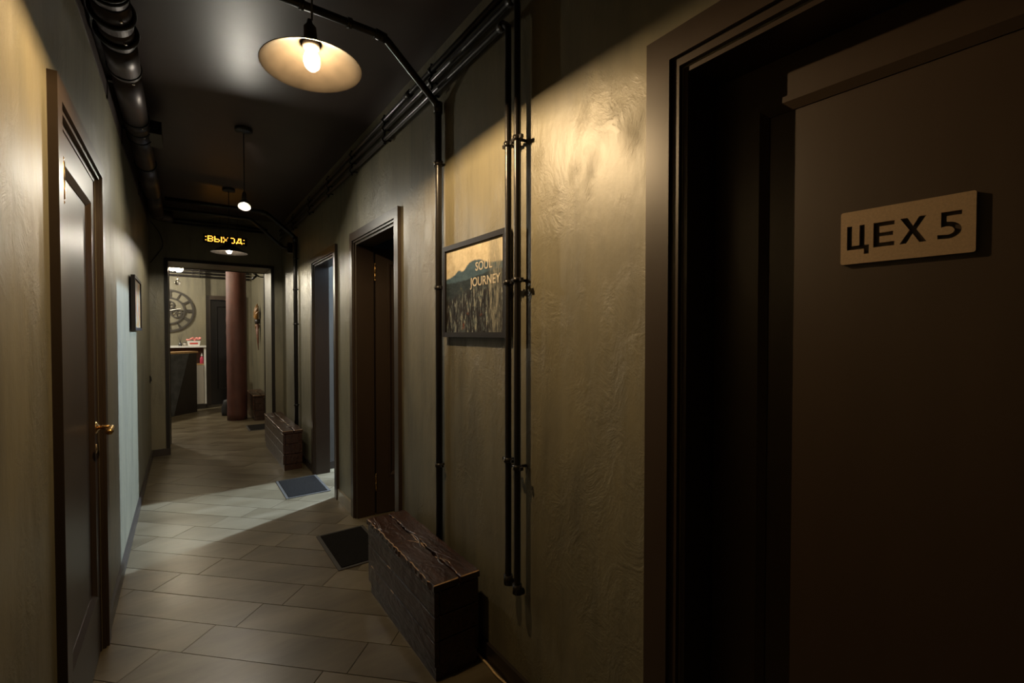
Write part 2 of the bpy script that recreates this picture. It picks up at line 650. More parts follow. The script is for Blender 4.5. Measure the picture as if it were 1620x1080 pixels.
# ------------------------------------------------------------------ floor: slab with plank tiles laid at 45 degrees
floor = struct(box('floor', (RX0 - 0.1, YB - 0.1, -0.10), (3.7, RY2 + 0.1, -0.005), M['grout']))
TW, TL = 0.190, 0.771
GAP = 0.0035


def clip(poly, axis, val, keep_greater):
    out = []
    n = len(poly)
    for i in range(n):
        p, q = poly[i], poly[(i + 1) % n]
        ip = (p[axis] >= val) == keep_greater
        iq = (q[axis] >= val) == keep_greater
        if ip:
            out.append(p)
        if ip != iq:
            t = (val - p[axis]) / (q[axis] - p[axis])
            out.append((p[0] + (q[0] - p[0]) * t, p[1] + (q[1] - p[1]) * t))
    return out


REG = [(XL, XR, 0.25, YE), (OX0, OX1, YE, YP), (-1.25, RX1, YP, RY2 + 0.02),
       (XR, 1.75, D4[0], 4.83), (XR, 1.55, D3[0], D3[1])]


def to_xy(a, b):
    return ((a - b) / math.sqrt(2), (a + b) / math.sqrt(2))


def in_reg(x, y):
    return any(x0 - 0.01 <= x <= x1 + 0.01 and y0 <= y <= y1 for x0, x1, y0, y1 in REG)


def tile_mesh(poly):
    b = MB()
    top = [b.bm.verts.new((x, y, 0)) for x, y in poly]
    cx = sum(p[0] for p in poly) / len(poly)
    cy = sum(p[1] for p in poly) / len(poly)
    low = [b.bm.verts.new((x, y, -0.006)) for x, y in poly]
    b.bm.faces.new(top)
    n = len(poly)
    for i in range(n):
        j = (i + 1) % n
        b.bm.faces.new((top[i], low[i], low[j], top[j]))
    return b.mesh('tile')


full = None
n_tile = 0
for k in range(-9, 48):
    a0 = 1.500 + TW * k
    boff = (1.825 - 0.1025 * k) % TL
    for j in range(-6, 16):
        b0 = boff + TL * j
        aa, ab = a0 + GAP / 2, a0 + TW - GAP / 2
        ba, bb = b0 + GAP / 2, b0 + TL - GAP / 2
        hits = 0
        for p in range(5):
            for q in range(13):
                x, y = to_xy(aa + (ab - aa) * p / 4, ba + (bb - ba) * q / 12)
                hits += in_reg(x, y)
        if not hits:
            continue
        poly = [to_xy(aa, ba), to_xy(ab, ba), to_xy(ab, bb), to_xy(aa, bb)]
        c = to_xy((aa + ab) / 2, (ba + bb) / 2)
        xs = [p[0] for p in poly]
        ys = [p[1] for p in poly]
        lim = []
        if min(ys) < YE + 0.3 and min(xs) < XL - 0.05:
            lim.append((0, XL - 0.05, True))
        if max(ys) > RY2 + 0.08:
            lim.append((1, RY2 + 0.08, False))
        if max(xs) > XR + 0.06 and not (D3[0] - 0.5 < c[1] < 4.9):
            lim.append((0, (XR if c[1] < YE else RX1) + 0.06, False))
        if max(xs) > XR + 0.06 and not any(in_reg(*q) and q[0] > XR + 0.03 for q in
                                           [to_xy(aa + (ab - aa) * p_ / 4, ba + (bb - ba) * q_ / 12) for p_ in range(5) for q_ in range(13)]):
            lim.append((0, (XR if c[1] < YE else RX1) + 0.06, False))
        if lim:
            for ax, val, kg in lim:
                poly = clip(poly, ax, val, kg)
            if len(poly) < 3:
                continue
            me = tile_mesh([(x - c[0], y - c[1]) for x, y in poly])
        else:
            if full is None:
                full = tile_mesh([(x - c[0], y - c[1]) for x, y in poly])
            me = full
        t = obj('tile', me, M['tile'], floor)
        t.location = (c[0], c[1], random.uniform(-0.0006, 0.0004))
        n_tile += 1
print('tiles', n_tile)

# ------------------------------------------------------------------ skirting boards
SH, ST = 0.075, 0.014


def skirt(name, boxes, mat=None):
    m_ = MB()
    for lo, hi in boxes:
        m_.box(lo, hi)
    m_.bevel(0.003, 1)
    return struct(m_.build(name, mat or M['skirting']))


CW = 0.078
skirt('baseboard_left', [((XL, YB, 0), (XL + ST, DL[0] - CW, SH)), ((XL, DL[1] + CW, 0), (XL + ST, YE, SH))])
skirt('baseboard_right', [((XR - ST, D5[1] + 0.097, 0), (XR, D3[0] - CW, SH)), ((XR - ST, D4[1] + CW, 0), (XR, YE, SH))])
skirt('baseboard_right_tile', [((XR - ST, D3[1] + CW, 0), (XR, D4[0] - CW, SH + 0.015))], M['tile_skirting'])
skirt('baseboard_end', [((XL + ST, YE - ST, 0), (OX0 + 0.012, YE, SH)), ((OX1 - 0.0, YE - ST, 0), (XR - ST, YE, SH))])
skirt('baseboard_reception', [((RX0, RY1 - ST, 0), (0.352, RY1, SH)), ((RX1 - ST, YP, 0), (RX1, RY2, SH))])
skirt('baseboard_room', [((xa, 4.83 - ST, 0), (3.6, 4.83, SH))])


# ------------------------------------------------------------------ doors
def casing(parent, x0, s, op, cw, step=0.018, t=0.022, lining=True, ybot=None):
    """flat architrave with an inner stepped bead, and the jamb lining. s = +1 faces +x"""
    ya, yb, zt = op

    def X(d):
        return x0 + s * d
    for nm, lo, hi in (('casing', (X(0), ya - cw, 0), (X(t), ya - step, zt + cw)),
                       ('casing', (X(0), yb + step, 0), (X(t), yb + cw, zt + cw)),
                       ('casing', (X(0), ya - step, zt + step), (X(t), yb + step, zt + cw))):
        box(nm, lo, hi, M['door'], parent, 0.003)
    m_ = MB()
    m_.box((X(-0.02), ya - step, 0), (X(t * 0.55), ya - 0.004, zt + step))
    m_.box((X(-0.02), yb + 0.004, 0), (X(t * 0.55), yb + step, zt + step))
    m_.box((X(-0.02), ya - 0.004, zt + 0.004), (X(t * 0.55), yb + 0.004, zt + step))
    m_.bevel(0.002, 1)
    m_.build('inner_bead', M['door'], parent)
    if lining:
        m_ = MB()
        d = -WT + 0.004
        m_.box((X(-0.001), ya - 0.003, 0), (X(d), ya + 0.012, zt))
        m_.box((X(-0.001), yb - 0.012, 0), (X(d), yb + 0.003, zt))
        m_.box((X(-0.001), ya + 0.012, zt - 0.012), (X(d), yb - 0.012, zt))
        m_.build('jamb_lining', M['door'], parent)


def leaf(parent, wdt, hgt, thick=0.038, stile=0.105, top=0.105, bot=0.28, lock=None):
    """door leaf in local space: hinge edge at y=0, running to -y, faces at x = 0 (front) and x = thick"""
    root = MB()
    root.box((0, -wdt, 0), (thick, -wdt + stile, hgt))
    root.box((0, -stile, 0), (thick, 0, hgt))
    root.box((0, -wdt + stile, hgt - top), (thick, -stile, hgt))
    root.box((0, -wdt + stile, 0), (thick, -stile, bot))
    root.bevel(0.0022, 1)
    lf = root.build('leaf', M['door'], parent)
    box('panel', (0.010, -wdt + stile - 0.002, bot - 0.002), (thick - 0.010, -stile + 0.002, hgt - top + 0.002), M['door'], lf)
    for side in (0, 1):
        # raised moulding running round the panel, a small prism with a sloped face
        m_ = MB()
        x_out, x_in = (-0.006, 0.010) if side == 0 else (thick + 0.006, thick - 0.010)
        y0, y1, z0, z1 = -wdt + stile, -stile, bot, hgt - top
        q = 0.024

        def ring(x, o):
            return [m_.bm.verts.new((x, yy, zz)) for yy, zz in ((y0 + o, z0 + o), (y1 - o, z0 + o), (y1 - o, z1 - o), (y0 + o, z1 - o))]
        rs = [ring(x_in, -0.008), ring(x_out, -0.008), ring(x_out, 0.006), ring(x_in + (0.003 if side == 0 else -0.003) * -1, q), ring(x_in, q)]
        for a, b in zip(rs, rs[1:]):
            for i in range(4):
                j = (i + 1) % 4
                m_.bm.faces.new((a[i], a[j], b[j], b[i]))
        m_.build('moulding', M['door'], lf)
    return lf


def hinge(parent, loc, l=0.11):
    """barrel hinge with turned finials, along z"""
    m_ = MB()
    prof = [(0, -l / 2 - 0.018), (0.004, -l / 2 - 0.016), (0.0065, -l / 2 - 0.010), (0.003, -l / 2 - 0.004), (0.007, -l / 2), (0.007, -0.001), (0.006, 0),
            (0.007, 0.001), (0.007, l / 2), (0.003, l / 2 + 0.004), (0.0065, l / 2 + 0.010), (0.004, l / 2 + 0.016), (0, l / 2 + 0.018)]
    m_.lathe(prof, loc, 12)
    return m_.build('hinge', M['brass'], parent)


def handle(parent, p, s, dy):
    """lever handle: rosette, neck, lever with a ball end. p on the leaf face, s = outward sign, dy = lever direction"""
    m_ = MB()
    x, y, z = p
    rx = Matrix.Rotation(R(90) * s, 3, 'Y')
    m_.lathe([(0.0, 0), (0.025, 0), (0.026, 0.004), (0.021, 0.009), (0.012, 0.011), (0.010, 0.016), (0, 0.016)], p, 20, mat=rx)
    path = arc_path([(x + s * 0.012, y, z), (x + s * 0.055, y, z), (x + s * 0.058, y + dy * 0.115, z - 0.002)], 0.02)
    rad = [0.008 + 0.0025 * math.sin(i * 1.1) for i in range(len(path))]
    m_.tube(path, rad, 12)
    m_.lathe([(0, -0.014), (0.008, -0.012), (0.0135, -0.003), (0.0135, 0.003), (0.008, 0.012), (0, 0.014)], path[-1], 12)
    h = m_.build('handle', M['brass'], parent)
    return h


# closed door on the left wall
d1 = empty('door_1', (0, 0, 0))
struct(d1, 'closed dark brown panelled door with brass lever handle in the left wall')
casing(d1, XL, 1, DL, CW)
lf = leaf(d1, DL[1] - DL[0] - 0.030, DL[2] - 0.020)
# front of the leaf faces +x: turn it round so that the hinge edge is the near jamb
lf.location = (XL - 0.004, DL[0] + 0.015, 0.006)
lf.rotation_euler = (0, 0, R(180))
hinge(d1, (XL + 0.013, DL[0] + 0.020, 1.835))
hinge(d1, (XL + 0.013, DL[0] + 0.020, 0.25))
handle(d1, (XL - 0.004, 2.555, 0.985), 1, -1)
m = MB()
m.lathe([(0, 0), (0.019, 0), (0.019, 0.004), (0.008, 0.007), (0, 0.007)], (XL - 0.004, 2.56, 0.895), 18, mat=Matrix.Rotation(R(90), 3, 'Y'))
m.build('keyhole_rosette', M['brass'], d1)
box('strike_plate', (XL - 0.02, DL[1] - 0.013, 0.80), (XL - 0.003, DL[1] - 0.0115, 0.90), M['brass'], d1)

# near door on the right with the sign
d2 = empty('door_2', (0, 0, 0))
struct(d2, 'closed dark brown door with a cut letter sign at the right')
casing(d2, XR, -1, D5, 0.096, step=0.026, t=0.024)
lf2 = leaf(d2, D5[1] - D5[0] - 0.030, D5[2] - 0.020, stile=0.110, top=0.105)
lf2.location = (1.160, D5[1] - 0.014, 0.006)
lf2.rotation_euler = (0, 0, R(1.5))

# open doorway in the middle, leaf swung into the dark room
d3 = empty('door_3', (0, 0, 0))
struct(d3, 'open dark brown doorway in the middle with the leaf swung inwards')
casing(d3, XR, -1, D3, CW)
lf3 = leaf(d3, D3[1] - D3[0] - 0.030, D3[2] - 0.030, stile=0.10)
lf3.location = (XR + WT + 0.008, D3[1] - 0.016, 0.008)
lf3.rotation_euler = (0, 0, R(86))
hinge(d3, (XR + WT + 0.004, D3[1] - 0.020, 1.84), 0.10)
hinge(d3, (XR + WT + 0.004, D3[1] - 0.020, 0.25), 0.10)

# far doorway, cold lamp light coming from the side room
d4 = empty('door_4', (0, 0, 0))
struct(d4, 'open dark brown doorway beyond, cold light spilling out')
casing(d4, XR, -1, D4, CW)
lf4 = leaf(d4, D4[1] - D4[0] - 0.030, D4[2] - 0.030, stile=0.10)
lf4.location = (XR + WT + 0.008, D4[0] + 0.016, 0.008)
lf4.rotation_euler = (0, 0, R(94))

# door in the reception back wall
d5 = empty('door_5', (0, 0, 0))
struct(d5, 'dark doorway with grey brown casing behind the column')
box('casing', (0.352, RY2 - 0.022, 0), (0.425, RY2, 2.10), M['door'], d5, 0.003)
box('casing', (0.945, RY2 - 0.022, 0), (1.02, RY2, 2.10), M['door'], d5, 0.003)
box('casing', (0.425, RY2 - 0.022, 2.02), (0.945, RY2, 2.10), M['door'], d5, 0.003)
lf5 = leaf(d5, 0.53, 2.0)
lf5.location = (0.42, RY2 + 0.05, 0.006)
lf5.rotation_euler = (0, 0, R(90))
for o_ in [lf5] + list(lf5.children):
    o_.data.materials[0] = M['panel']  # black leaf paints in the dark of the open doorway

# ------------------------------------------------------------------ the cut-letter sign on the near door
PW, PH = 0.209, 0.112


def G(poly, x0, w0, sy=0.0505, base=0.030):
    wmax = max(p[0] for p in poly)
    return [(x0 * PW + p[0] / wmax * w0 * PW, base + p[1] * sy) for p in poly]


tse = [(0, 1), (0, 0), (.68, 0), (.68, -.22), (.87, -.22), (.87, .16), (.70, .16), (.70, 1), (.50, 1), (.50, .16), (.2, .16), (.2, 1)]
ye = [(0, 0), (.68, 0), (.68, .17), (.2, .17), (.2, .42), (.64, .42), (.64, .58), (.2, .58), (.2, .83), (.68, .83), (.68, 1), (0, 1)]
kha = [(0, 0), (.22, 0), (.43, .36), (.64, 0), (.87, 0), (.55, .51), (.85, 1), (.63, 1), (.44, .66), (.25, 1), (.02, 1), (.32, .51)]
five = [(.70, 1), (.12, 1), (.12, .46)]
for i in range(13):                                   # inner bowl
    t = R(115 - 245 * i / 12)
    five.append((.30 + .22 * math.cos(t), .30 + .145 * math.sin(t)))
five = [(.70, 1.0), (.12, 1.0), (.12, .44), (.26, .46)]
for i in range(11):
    t = R(80 - 190 * i / 10)
    five.append((.30 + .20 * math.cos(t), .30 + .155 * math.sin(t)))
five += [(.02, .17), (.02, .02)]
for i in range(13):
    t = R(-100 + 190 * i / 12)
    five.append((.30 + .40 * math.cos(t), .31 + .315 * math.sin(t)))
five += [(.28, .63), (.28, .84), (.70, .84)]
rc = 0.004
outline = []
for cx, cy, a0 in ((PW - rc, PH - rc, 0), (rc, PH - rc, 90), (rc, rc, 180), (PW - rc, rc, 270)):
    for i in range(4):
        t = R(a0 + 30 * i)
        outline.append((cx + rc * math.cos(t), cy + rc * math.sin(t)))
sign_root = empty('door_sign', (1.1712, 0.389, 1.5285))
pl_mat = frame_mat((0, 0, 0), (0, -1, 0), (0, 0, 1))
me = poly_curve_mesh([outline, G(tse, .055, .185), G(ye, .275, .165), G(kha, .480, .195), G(five, .745, .165)], 0.008, pl_mat)
obj('plate', me, M['plate'], sign_root)
for sy_, sz_ in ((-0.012, 0.012), (-PW + 0.012, 0.012), (-0.012, PH - 0.012), (-PW + 0.012, PH - 0.012)):
    m = MB()
    m.lathe([(0, 0), (0.004, 0.0), (0.004, 0.004), (0, 0.004)], (0.003, sy_, sz_), 8, mat=Matrix.Rotation(R(90), 3, 'Y'))
    m.build('standoff', M['steel'], sign_root)
tag(sign_root, 'bronze rectangular plate with cut out letters on the near brown door', 'sign')
sign_root.rotation_euler = (0, 0, R(1.5))


# ------------------------------------------------------------------ pendant lamps
def lathe_shell(prof, c, mats, name, parent, mat=None, n=40, th=0.0015):
    """thin shade: outer skin + inner skin (second material)"""
    m_ = MB()
    inner = [(max(r - th, 0), z - th) for r, z in prof]
    m_.lathe(prof, c, n, 0, mat)
    m_.lathe(inner[::-1], c, n, 1, mat)
    r0, z0 = prof[-1]
    m_.lathe([prof[-1], inner[-1]], c, n, 0, mat)
    if prof[0][0] > 1e-6:
        m_.lathe([inner[0], prof[0]], c, n, 0, mat)
    me_ = m_.mesh(name, fix=False)
    return obj(name, me_, mats, parent)


def pendant(x, y, zr, bulb_mat, label, tilt=(0, 0), cup=False):
    p = empty('pendant_lamp', (x, y, ZC))
    m_ = MB()
    m_.lathe([(0, 0), (0.052, 0), (0.054, -0.004), (0.054, -0.020), (0.048, -0.026), (0.008, -0.028), (0.006, -0.040), (0, -0.040)], (0, 0, 0), 28)
    m_.build('ceiling_canopy', M['shade_out'], p)
    dz = zr - ZC
    top = dz + (0.152 if not cup else 0.10)
    MB().tube([(0, 0, -0.03), (0, 0, top)], 0.0032, 8).build('cord', M['cord'], p)
    rot = Matrix.Rotation(tilt[0], 3, 'X') @ Matrix.Rotation(tilt[1], 3, 'Y')
    if not cup:
        MB().lathe([(0, 0.155), (0.006, 0.155), (0.010, 0.140), (0.019, 0.130), (0.021, 0.090), (0.026, 0.080), (0.026, 0.062), (0, 0.062)], (0, 0, dz), 20, mat=rot).build('socket', M['shade_out'], p)
        lathe_shell([(0.020, 0.088), (0.030, 0.082), (0.060, 0.062), (0.100, 0.036), (0.135, 0.013), (0.150, 0.002), (0.156, 0.000)],
                    (0, 0, dz), [M['shade_out'], M['shade_in']], 'shade', p, rot)
        gl = MB().lathe([(0, -0.012), (0.012, -0.009), (0.022, 0.002), (0.026, 0.018), (0.024, 0.034), (0.016, 0.052), (0.013, 0.062), (0, 0.062)],
                        (0, 0, dz), 20, mat=rot).build('bulb', M['envelope'], p)
        MB().tube([(0, 0, dz + 0.012), (0, 0, dz + 0.042)], 0.003, 10).build('filament', bulb_mat, gl)
    else:
        MB().lathe([(0, 0.10), (0.008, 0.10), (0.013, 0.085), (0.016, 0.06), (0.018, 0.045), (0, 0.045)], (0, 0, dz), 16).build('socket', M['shade_out'], p)
        lathe_shell([(0.004, 0.046), (0.022, 0.043), (0.034, 0.030), (0.038, 0.014), (0.040, 0.000)], (0, 0, dz), [M['shade_out'], M['shade_in']], 'shade', p, rot, 28)
        MB().lathe([(0, -0.022), (0.012, -0.018), (0.020, -0.008), (0.022, 0.002), (0.019, 0.014), (0.012, 0.024), (0, 0.028)],
                   (0, 0, dz), 20, mat=rot).build('bulb', M['envelope'], p)
        MB().tube([(0, 0, dz - 0.014), (0, 0, dz + 0.016)], 0.003, 10).build('filament', bulb_mat, p.children[-1])
    tag(p, label, 'lamp', 'pendant lamps along the corridor ceiling')
    return p


pendant(0.352, 1.605, 2.250, M['bulb_warm'], 'nearest pendant lamp with a wide flat shade and warm glowing bulb', (-0.03, -0.042))
pendant(0.350, 3.625, 2.250, M['bulb_cup'], 'second pendant lamp, small bright bulb on a long thin cord', (R(-34), R(8)), True)
pendant(0.372, 5.215, 2.162, M['bulb_far'], 'farthest pendant lamp with a flat shade hanging before the exit sign')

# ------------------------------------------------------------------ ventilation duct along the left
duct = empty('ventilation_duct', (-0.215, 2.0, 2.655))
DX, DZ, DR = -0.215, 2.655, 0.063


def dloc(y):
    return (0, y - 2.0, 0)


ys = [-1.4, 1.9, 2.30, 2.48, 2.62, 2.90, 3.52, 3.66, 4.4, 5.3, 6.10]
for i, (a, b) in enumerate(zip(ys, ys[1:])):
    r = DR - (0.0025 if i % 2 else 0.0)
    MB().tube([dloc(a), dloc(b)], r, 32).build('duct_section', M['duct'], duct)
m = MB()
m.tube(arc_path([dloc(6.08), (0, 4.255, 0), (0.14, 4.255, 0.0)], 0.12, 8), DR * 0.98, 28)
m.build('duct_elbow', M['duct'], duct)


def torus(y, r, t, mat, name):
    m_ = MB()
    n, k = 36, 10
    rings = []
    for i in range(n):
        a = i / n * math.tau
        rings.append([m_.bm.verts.new(((r + t * math.cos(b / k * math.tau)) * math.cos(a), y - 2.0 + 1.25 * t * math.sin(b / k * math.tau),
                                       (r + t * math.cos(b / k * math.tau)) * math.sin(a))) for b in range(k)])
    for i in range(n):
        for b in range(k):
            f = m_.bm.faces.new((rings[i][b], rings[(i + 1) % n][b], rings[(i + 1) % n][(b + 1) % k], rings[i][(b + 1) % k]))
            f.smooth = True
    return m_.build(name, mat, duct)


for y in (2.405, 2.555):
    torus(y, DR + 0.006, 0.0085, M['rubber'], 'rubber_ring')
for y in (2.23, 2.255, 2.87, 3.50, 3.66, 3.80, 4.4, 5.3):
    torus(y, DR + 0.001, 0.004, M['rubber'], 'seam_band')
for y in (2.36, 2.53, 2.91, 3.51, 3.67, 4.41):
    m = MB()
    m.lathe([(0, 0), (0.006, 0), (0.006, 0.009), (0, 0.009)], (0.028, y - 2.0, -DR + 0.010), 8, mat=Matrix.Rotation(R(150), 3, 'Y'))
    m.build('screw', M['steel'], duct)
# damper box on the duct and brackets to the wall
m = MB()
m.box((0.050, 1.63, -0.030), (0.118, 1.90, 0.050)).bevel(0.006, 1)
m.box((0.075, 1.60, -0.01), (0.10, 1.64, 0.03))
m.build('damper_motor', M['pipe'], duct)
for y in (1.70, 3.05, 3.72, 5.0):
    m = MB()
    m.box((-0.083, y - 2.0 - 0.012, -0.012), (-0.055, y - 2.0 + 0.012, 0.012))
    m.box((-0.083, y - 2.0 - 0.010, -0.105), (-0.077, y - 2.0 + 0.010, 0.012))
    m.build('wall_bracket', M['duct'], duct)
tag(duct, 'thick dark brown round ventilation duct running under the ceiling along the left wall', 'duct')


# ------------------------------------------------------------------ conduit pipes
def pipe(name, pts, r, label, clamps=(), group=None, rad=0.05, caps=(), cat='pipe', wall_x=XR):
    """clamps: list of (point, axis) ; axis 'y' or 'z' or 'x'"""
    base = Vector(pts[0])
    root = empty(name, base)
    loc = [tuple(Vector(p) - base) for p in pts]
    MB().tube(arc_path(loc, rad), r, 14).build('tube', M['pipe'], root)
    for p, ax in clamps:
        p = Vector(p) - base
        d = Vector({'x': (1, 0, 0), 'y': (0, 1, 0), 'z': (0, 0, 1)}[ax])
        m_ = MB()
        m_.tube([p - d * 0.009, p + d * 0.009], r + 0.0045, 14)
        if ax != 'x':
            # lug and stem to the wall behind
            wx = wall_x - base.x
            m_.tube([(p.x + r, p.y, p.z), (wx - 0.0005, p.y, p.z)], 0.006, 8)
            e = Vector((0, 1, 0)) if ax == 'z' else Vector((0, 0, 1))
            q = p - e * (r + 0.012)
            m_.box(q - Vector((0.006, 0.006, 0.006)), q + Vector((0.006, 0.006, 0.006)))
            q = p + e * (r + 0.012)
            m_.box(q - Vector((0.006, 0.006, 0.006)), q + Vector((0.006, 0.006, 0.006)))
        m_.build('clamp', M['pipe'], root)
        m_ = MB()
        s_ = p + Vector((-r - 0.005, 0, 0))
        m_.lathe([(0, 0), (0.003, 0), (0.003, 0.003), (0, 0.003)], s_, 8, mat=Matrix.Rotation(R(-90), 3, 'Y'))
        m_.build('screw', M['steel'], root)
    for a, b in caps:
        a, b = Vector(a) - base, Vector(b) - base
        MB().tube([a, b], r + 0.005, 14).build('fitting', M['pipe'], root)
    tag(root, label, cat, group)
    return root


PXW = XR - 0.040
cl = [0.2, 1.05, 2.05, 2.69, 3.35, 4.0, 4.7, 5.5]
zA, zB, zC = 2.660, 2.607, 2.545
gp = 'black conduits along the right wall'
pipe('conduit_pipe', [(PXW, 6.35, zA), (PXW, -1.2, zA)], 0.013, 'topmost of the three black conduits running under the ceiling along the right wall',
     [((PXW, y, zA), 'y') for y in cl], gp, caps=[((PXW, 2.30, zA), (PXW, 2.36, zA))])
pipe('conduit_pipe', [(PXW, 6.35, zB), (PXW, 1.345, zB), (PXW, 1.345, 0.415), (XR - 0.012, 1.345, 0.415)], 0.0125,
     'black conduit turning down the right wall, right one of the close vertical pair',
     [((PXW, y, zB), 'y') for y in cl[2:]] + [((PXW, 1.345, z), 'z') for z in (2.09, 1.575, 0.885)], gp, 0.045,
     caps=[((PXW, 1.345, 0.45), (PXW, 1.345, 0.415)), ((PXW, 1.40, zB), (PXW, 1.37, zB))])
pipe('conduit_pipe', [(PXW, 6.35, zC), (PXW, 1.402, zC), (PXW, 1.402, 0.425), (XR - 0.012, 1.402, 0.425)], 0.0125,
     'black conduit turning down the right wall beside the framed painting, left one of the pair',
     [((PXW, y, zC), 'y') for y in cl[2:]] + [((PXW, 1.402, z), 'z') for z in (2.085, 1.57, 0.90)], gp, 0.045,
     caps=[((PXW, 1.402, 0.46), (PXW, 1.402, 0.425)), ((PXW, 1.46, zC), (PXW, 1.43, zC))])
xv = XR - 0.026
pipe('drop_pipe', [(xv, 2.005, 0.02), (xv, 2.005, 2.475), (0.742, 2.005, 2.705), (-0.13, 2.005, 2.705)], 0.0165,
     'black pipe dropping behind the near bench after slanting across the ceiling',
     [((xv, 2.005, z), 'z') for z in (2.197, 1.60, 0.737)] + [((0.40, 2.005, 2.705), 'x'), ((0.10, 2.005, 2.705), 'x')], None, 0.03,
     caps=[((0.75, 2.005, 2.698), (0.70, 2.005, 2.705)), ((xv, 2.005, 2.44), (xv, 2.005, 2.49)), ((0.58, 2.005, 2.705), (0.60, 2.005, 2.705))])
xf = XR - 0.030
pipe('drop_pipe', [(xf, 5.46, 0.02), (xf, 5.46, 2.43), (0.72, 5.46, 2.66), (-0.13, 5.46, 2.66)], 0.021,
     'black pipe dropping behind the far bench beside the portal wall',
     [((xf, 5.46, z), 'z') for z in (2.20, 1.86, 1.48, 0.588)], None, 0.03,
     caps=[((xf, 5.46, 2.38), (xf, 5.46, 2.44)), ((0.74, 5.46, 2.645), (0.68, 5.46, 2.66))])
pipe('slanted_pipe', [(xf - 0.03, 5.60, 2.33), (xf - 0.10, 5.60, 2.33), (0.60, 5.60, 2.60), (-0.13, 5.60, 2.60)], 0.016,
     'thin black pipe slanting down to the dark box in the far corner', [], None, 0.03,
     caps=[((xf - 0.13, 5.60, 2.36), (xf - 0.10, 5.60, 2.33))])
pipe('ceiling_pipe', [(-0.09, 6.40, 2.625), (0.86, 6.40, 2.625)], 0.013, 'lower thin black pipe crossing above the portal on the end wall', [((0.3, 6.40, 2.625), 'x')],
     'pipes above the portal')
pipe('ceiling_pipe', [(-0.09, 6.40, 2.665), (0.86, 6.40, 2.665)], 0.013, 'upper thin black pipe crossing above the portal on the end wall', [((0.3, 6.40, 2.665), 'x')],
     'pipes above the portal')
jb = empty('junction_box', (XR - 0.0, 5.60, 2.33))
m = MB()
m.box((-0.085, -0.05, -0.055), (-0.0005, 0.05, 0.055)).bevel(0.008, 2)
m.build('housing', M['pipe'], jb)
m = MB()
m.box((-0.091, -0.040, -0.045), (-0.084, 0.040, 0.045)).bevel(0.002, 1)
m.build('lid', M['pipe'], jb)
tag(jb, 'small black junction box on the right wall near the far corner', 'junction box')

# ------------------------------------------------------------------ framed painting on the right wall
pr = empty('framed_painting', (XR, 1.69, 1.362))
PWD, PHT, FT = 0.515, 0.424, 0.022
py0, py1 = 1.432 - 1.69, 1.957 - 1.69
m = MB()
x_b, x_f = -0.004, -0.030
for lo, hi in (((x_f, py0, 0), (x_b, py0 + FT, PHT)), ((x_f, py1 - FT, 0), (x_b, py1, PHT)),
               ((x_f, py0 + FT, 0), (x_b, py1 - FT, FT)), ((x_f, py0 + FT, PHT - FT), (x_b, py1 - FT, PHT))):
    m.box(lo, hi)
m.bevel(0.0015, 1)
m.build('frame', M['frame'], pr)
cv = box('canvas', (-0.020, py0 + FT, FT), (-0.006, py1 - FT, PHT - FT), M['art1'], pr)
tm = lambda y, z: frame_mat((-0.0212, y, z), (0, -1, 0), (0, 0, 1))
for txt, size, u, v, spc in (('SOUL', 0.051, 0.560, 0.690, 1.06), ('JOURNEY', 0.053, 0.475, 0.520, 1.02)):
    yy = py1 - FT - u * (PWD - 2 * FT)
    zz = FT + v * (PHT - 2 * FT)
    me = text_mesh(txt, size, 0.0005, tm(yy, zz), spc, 0.0006)
    o = obj('lettering', me, M['cream'], cv)
tag(pr, 'black framed painting of blue hills with cream SOUL JOURNEY lettering', 'painting')

# ------------------------------------------------------------------ small framed picture on the left wall
pl = empty('framed_picture', (XL, 4.35, 1.40))
m = MB()
x_b, x_f = 0.010, 0.034
a, b, h, ft = -0.27, 0.31, 0.385, 0.020
for lo, hi in (((x_b, a, 0), (x_f, a + ft, h)), ((x_b, b - ft, 0), (x_f, b, h)), ((x_b, a + ft, 0), (x_f, b - ft, ft)), ((x_b, a + ft, h - ft), (x_f, b - ft, h))):
    m.box(lo, hi)
m.bevel(0.0015, 1)
m.build('frame', M['frame'], pl)
box('canvas', (0.012, a + ft, ft), (0.026, b - ft, h - ft), M['art2'], pl)
box('hanger', (0.0005, -0.03, h - 0.06), (0.011, 0.05, h - 0.04), M['steel'], pl)
tag(pl, 'small dark framed colourful picture on the left wall near the portal', 'picture')


